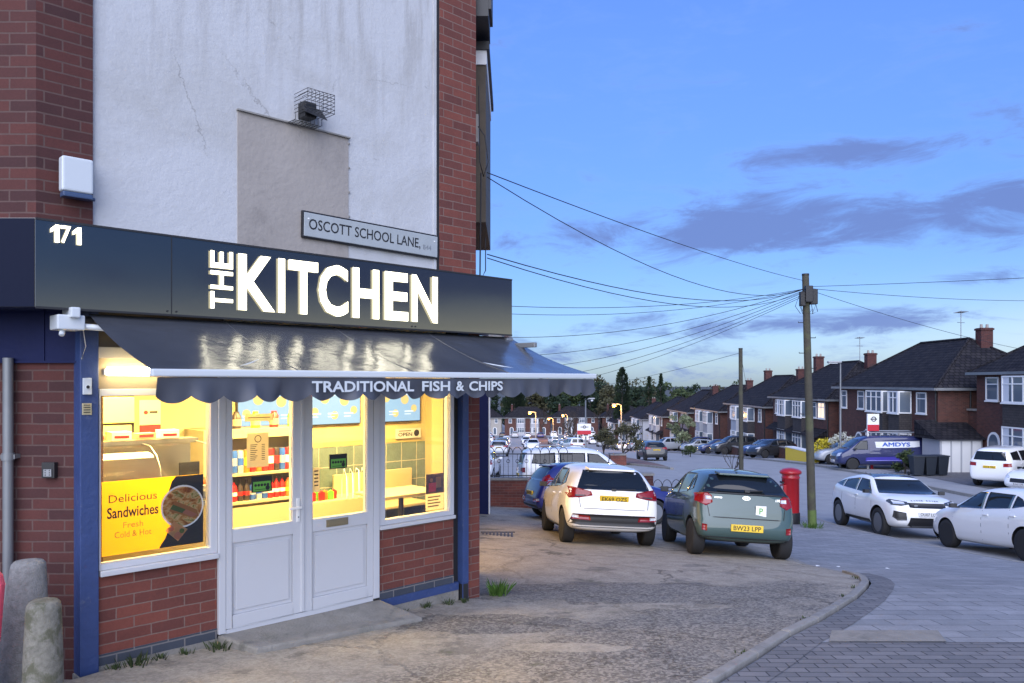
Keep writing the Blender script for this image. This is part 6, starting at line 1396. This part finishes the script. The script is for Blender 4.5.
def bollard(label, x, y, h, r0, r1, mt, lean):
    r = MB(); pts = [(0, -.15)] + []
    prof = [(r0, -.15), (r0 + (r1 - r0) * .5, h * .5), (r1, h - .055), (r1 * .95, h - .022), (r1 * .80, h - .004), (r1 * .4, h + .004), (.005, h + .006)]
    rg = random.Random(int(h * 100)); r.lathe(prof, 28)
    vs = []
    for v in r.v: k = 1 + rg.uniform(-.012, .012); vs.append(Vector((v.x * k + lean * v.z, v.y * k, v.z)))
    r.v = vs; return tag(r.build('concrete_bollard', mt, None, (x, y, gz(x, y))), label, 'bollard', None)
bollard('tall pale concrete bollard leaning by the dark brick wall and blue corner post', -3.225, 5.20, .85, .165, .105, 'bollard_pale', .05)
bollard('shorter mossy concrete bollard in front of the pale one', -2.84, 4.78, .685, .118, .096, 'bollard_mossy', .01)
m = MB(); poly = [(-3.6, .30), (-3.03, .30), (-2.99, .55), (-2.965, .86), (-2.98, .92), (-3.02, .95), (-3.6, .97)]; m.prism([(x, 4.62, z) for x, z in poly], (0, .05, 0)); ps = thing('pavement_sign', 'edge of a pink plastic pavement sign beside the concrete bollards', 'sign', (0, 0, 0)); ps.location = (-3.225, 4.62, .0)
m.v = [v - Vector((-3.2, 4.62, 0)) for v in m.v]; m.build('panel', 'pink_plastic', ps, bevel=.015)
m = MB(); m.box(-.3, .12, -.1, .18, -.02, .30); m.build('base', 'black_plastic', ps, bevel=.03)
lp = thing('street_lamp', 'slim grey unlit street lamp in front of the blue van', 'street lamp', (19.25, 46.3, gz(19.25, 46.3)))
h = 3.2 - gz(19.25, 46.3); m = MB(); m.tube([(0, 0, -.1), (0, 0, 1.2)], .09, 10); m.tube([(0, 0, 1.2), (0, 0, h - .1), (-.06, 0, h)], [.065, .045, .04], 8); m.build('column', 'galv', lp)
m = MB(); m.box(-.75, .05, -.12, .12, h - .04, h + .07); m.build('lamp_head', 'metal_grey', lp, bevel=.03); m = MB(); m.box(-.7, -.2, -.1, .1, h - .07, h - .035); m.build('lens', 'lamp_clear', lp)
def agent_board(label, x, y, top, w_=.62, post='white_plain', face=-1):
    z = gz(x, y); r = thing('sale_board', label, 'sign', (x, y, z)); h = top - z
    m = MB(); m.box(-.05, .05, -.04, .04, -.1, h); m.build('post', post, r)
    m = MB(); m.box(-.05, w_, -.06, -.042, h - .72, h); m.build('board', 'white_plain', r)
    m = MB(); m.box(-.045, w_ - .005, -.066, -.0605, h - .98, h - .62); m.cur = 1
    n = 16; m.add([(w_ / 2 + k * math.cos(2*math.pi*i/n), -.066, h - .30 + k * math.sin(2*math.pi*i/n)) for k in (.15, .10) for i in range(n)], [(i, (i+1) % n, n+(i+1) % n, n+i) for i in range(n)], False)
    m.box(w_ * .2, w_ * .8, -.067, -.064, h - .33, h - .27); m.build('printed_panel', ['sign_red', 'black_print'], r)
    return r
ab = agent_board('white and red sale board on a white post in front of the blue van', 20.45, 45.4, .22)
m = MB(); m.box(.16, .30, -.03, .03, -.1, 1.25); m.build('red_stake', 'sign_red', ab)
agent_board('small white and red sale board on a post far down the verge', 6.0, 72, -1.75, 1.2)
def far_lamp(label, x, y, hz, lit=True, arm=-.9):
    z = gz(x, y); r = thing('street_lamp', label, 'street lamp', (x, y, z), 0, 'street lamps down the far street'); h = hz - z
    m = MB(); m.tube([(0, 0, -.1), (0, 0, h + .1), (arm * .4, 0, h + .3), (arm, 0, h + .3)], [.11, .08, .07, .06], 7); m.build('column', 'cream_render' if lit else 'galv', r)
    m = MB(); m.box(arm - .5, arm + .1, -.16, .16, h + .24, h + .38); m.build('lamp_head', 'metal_grey', r)
    m = MB(); m.ball((arm - .2, -.08, h + .08), .30 if lit else .15, 6, .75); m.build('lens', 'sodium_lit' if lit else 'lamp_clear', r)
    if lit:
        L = bpy.data.lights.new('sodium', 'POINT'); L.energy = 450; L.color = (1, .5, .12); L.shadow_soft_size = .3; q = bpy.data.objects.new('sodium', L); COL.objects.link(q); q.parent = r; q.location = (arm - .2, -.5, h - .35)
far_lamp('lit orange lamp on a pale column, leftmost of the far lamps', 4.5, 150, -3.9)
far_lamp('lit orange lamp between the two others at the foot of the hill', 10.2, 196, -7.2)
far_lamp('lit pale orange lamp right of the middle one at the foot of the hill', 13.2, 188, -6.0)
far_lamp('nearest lit orange lamp on a pale column in front of the house row', 16.6, 120, -1.6)
far_lamp('grey unlit lamp column with a square sign, on the verge', 8.2, 88, -.1, False, .9)
m = MB(); z = gz(8.2, 87.8); m.box(7.85, 8.55, 87.75, 87.8, -4.0, -3.3); m.cur = 1; m.box(7.95, 8.45, 87.74, 87.7495, -3.9, -3.4); tag(m.build('road_sign', ['white_plain', 'black_print']), 'small square sign fixed to the grey unlit lamp column', 'sign')
for k in range(3):
    x, y = 20.8 + .66 * k, 40.6 + .1 * k; bn = thing('wheelie_bin', ('dark wheelie bin nearest the bush and blue van', 'dark wheelie bin in the middle of the three', 'dark wheelie bin nearest the white people carrier')[k], 'bin', (x, y, gz(x, y)), R(4 * k - 4), 'wheelie bins')
    m = MB(); m.add([(-.22,-.26,.05),(.22,-.26,.05),(.22,.26,.05),(-.22,.26,.05),(-.29,-.33,.98),(.29,-.33,.98),(.29,.36,.98),(-.29,.36,.98)], [(0,3,2,1),(4,5,6,7),(0,1,5,4),(1,2,6,5),(2,3,7,6),(3,0,4,7)]); m.build('bin_body', 'bin_dark', bn, bevel=.03)
    m = MB(); m.box(-.31, .31, -.36, .40, .98, 1.05); m.box(-.31, .31, .38, .44, .93, 1.0); m.build('lid', 'bin_dark', bn, bevel=.02)
    for sd in (-1, 1): m = MB(); m.cyl((sd * .27, .24, .1), (sd * .33, .24, .1), .1, n=14); m.build('wheel', 'rubber', bn)
def railing(label, x0, x1, y, h, z0off, scroll=False, piers=()):
    xc = (x0 + x1) / 2; z = gz(xc, y) + z0off; r = thing('railing', label, 'railing', (xc, y, z)); L_ = x1 - x0
    m = MB(); m.tube([(-L_/2, 0, h * .78), (L_/2, 0, h * .78)], .018, 6); m.tube([(-L_/2, 0, .08), (L_/2, 0, .08)], .018, 6); n = int(L_ / .14)
    for k in range(n + 1):
        x = -L_/2 + L_ * k / n; m.tube([(x, 0, .0), (x, 0, h * (.78 if k % 2 else .86))], .007, 5)
    for k in range(0, n - 1, 2):
        a = -L_/2 + L_ * k / n; b = -L_/2 + L_ * (k + 2) / n; cx, rr = (a + b) / 2, (b - a) / 2
        m.tube([(cx + rr * math.cos(math.pi * t / 8), 0, h * .80 + h * .20 * math.sin(math.pi * t / 8)) for t in range(9)], .011, 5)
        if scroll: m.tube([(cx + .05 * math.cos(2 * math.pi * t / 10), 0, h * .55 + .05 * math.sin(2 * math.pi * t / 10)) for t in range(11)], .009, 5)
    m.build('bars', 'metal_dark', r)
railing('dark hooped railing between the white and teal hatchbacks', 4.35, 8.2, 24.35, 1.1, 0)
wall_piece('dark brick pier at the end of the hooped railing', 3.92, 4.32, 24.15, 24.55, 1.15, 'brick_dark', group='forecourt boundary walls')
wall_piece('red brick dwarf wall under the scrolled railing beside the shop', -1.15, 1.9, 24.1, 24.35, .85, 'brick_red', group='forecourt boundary walls')
railing('black scrolled railing on the dwarf wall beside the shop', -1.1, 1.85, 24.22, .95, .90, True)
m = MB(); gx, gy = -.28, 15.2
for k in range(9): m.box(gx - .3 + .07 * k, gx - .265 + .07 * k, gy - .28, gy + .28, gz(gx, gy) + .0, gz(gx, gy) + .012)
m.box(gx - .33, gx + .34, gy - .32, gy - .28, gz(gx, gy), gz(gx, gy) + .014); m.box(gx - .33, gx + .34, gy + .28, gy + .32, gz(gx, gy), gz(gx, gy) + .014); tag(m.build('drain_grate', 'metal_dark'), 'dark drain grate set in the forecourt beside the shop', 'drain')
for k, (x, y) in enumerate(((4.72, 12.2), (5.1, 12.35), (5.75, 12.1))):
    m = MB(); m.poly([(-.03, -.02, .006), (.03, -.025, .012), (.035, .02, .008), (-.02, .03, .014)]); tag(m.build('litter_scrap', 'white_plain', None, (x, y, gz(x, y) + .003), rz=k, recalc=False), 'scrap of white litter lying on the slabs', 'litter', 'litter scraps on the slabs')
# aerials on the roofs
def aerial(label, x, y, z, h):
    m = MB(); m.tube([(0, 0, -1.0), (0, 0, h)], .025, 5)
    m.tube([(-.1, -.5, h - .1), (.1, .5, h - .1)], .02, 5)
    for k in range(6): t = -.5 + .2 * k; m.tube([(-.3 + t * .2, t, h - .1), (.3 + t * .2, t, h - .1)], .014, 4)
    m.tube([(-.35, -.2, h - .75), (.35, .2, h - .75)], .016, 4); tag(m.build('tv_aerial', 'metal_grey', None, (x, y, z)), label, 'aerial')
aerial('spindly tv aerial on the hip roof behind the blue van', 28.3, 49.8, 4.8, 1.75)
aerial('smaller tv aerial on the roof beyond the grey street lamp', 28.0, 63.6, 3.8, 1.9)

# ---------------------------------------------------------------- overhead wires
PT = Vector((8.09, 21.7, 4.62))
def wire(label, a, b, sag, r=.012, n=20):
    r *= .62
    a, b = Vector(a), Vector(b); L_ = (b - a).length; pts = [a.lerp(b, i / n) + Vector((0, 0, -4 * sag * (i / n) * (1 - i / n))) for i in range(n + 1)]
    m = MB(); m.tube([p - a for p in pts], r, 4); tag(m.build('overhead_wire', 'wire_black', None, a), label, 'wire', 'overhead telephone wires')
side_ = (-.27, 8.6)
wire('overhead wire from high on the shop wall straight to the leaning pole', (*side_, 4.33), PT + Vector((-.1, 0, .22)), .10, .010)
wire('overhead wire sagging lowest from high on the shop wall to the leaning pole', (*side_, 4.28), PT, .62, .010)
wire('upper of the paired wires from the shop wall to the leaning pole', (*side_, 3.44), PT, .42, .010)
wire('lower of the paired wires from the shop wall to the leaning pole', (*side_, 3.40), PT + Vector((0, 0, -.05)), .50, .009)
wire('level wire from behind the sign end to the leaning pole', (-.75, 17, 3.72), PT, .25, .010)
wire('level wire just below, from behind the sign end to the leaning pole', (-.75, 17, 3.55), PT, .30, .009)
for k, (y, z, sg_) in enumerate(((21, 3.3, .5), (25, 2.9, .6), (30, 2.55, .7), (36, 2.1, .8), (44, 1.6, .9))):
    wire(f'one of the fan of wires falling from the leaning pole, {("highest", "second highest", "middle", "second lowest", "lowest")[k]} of the five', (-1.6 - k * .25, y, z), PT + Vector((-.05, 0, -.05 * k)), sg_, .011)
wire('wire from the leaning pole rising slightly to the right past the clouds', PT + Vector((.1, 0, .05)), (24.5, 5, 4.35), .25, .010)
wire('wire from the leaning pole to the near house roof on the right', PT + Vector((.1, 0, 0)), (27.5, 32, 5.7), .35, .011)
wire('lowest wire right of the leaning pole, to the near house eaves', PT + Vector((.1, 0, -.05)), (23.9, 33, 3.0), .25, .011)
wire('wire from the thin pole leftwards over the far cars', (8.97, 31, 3.2), (-2.5, 66, 1.2), .7, .012)
wire('wire from the thin pole to the brown brick semi', (8.97, 31, 3.2), (23.9, 78, -.6), .6, .012)
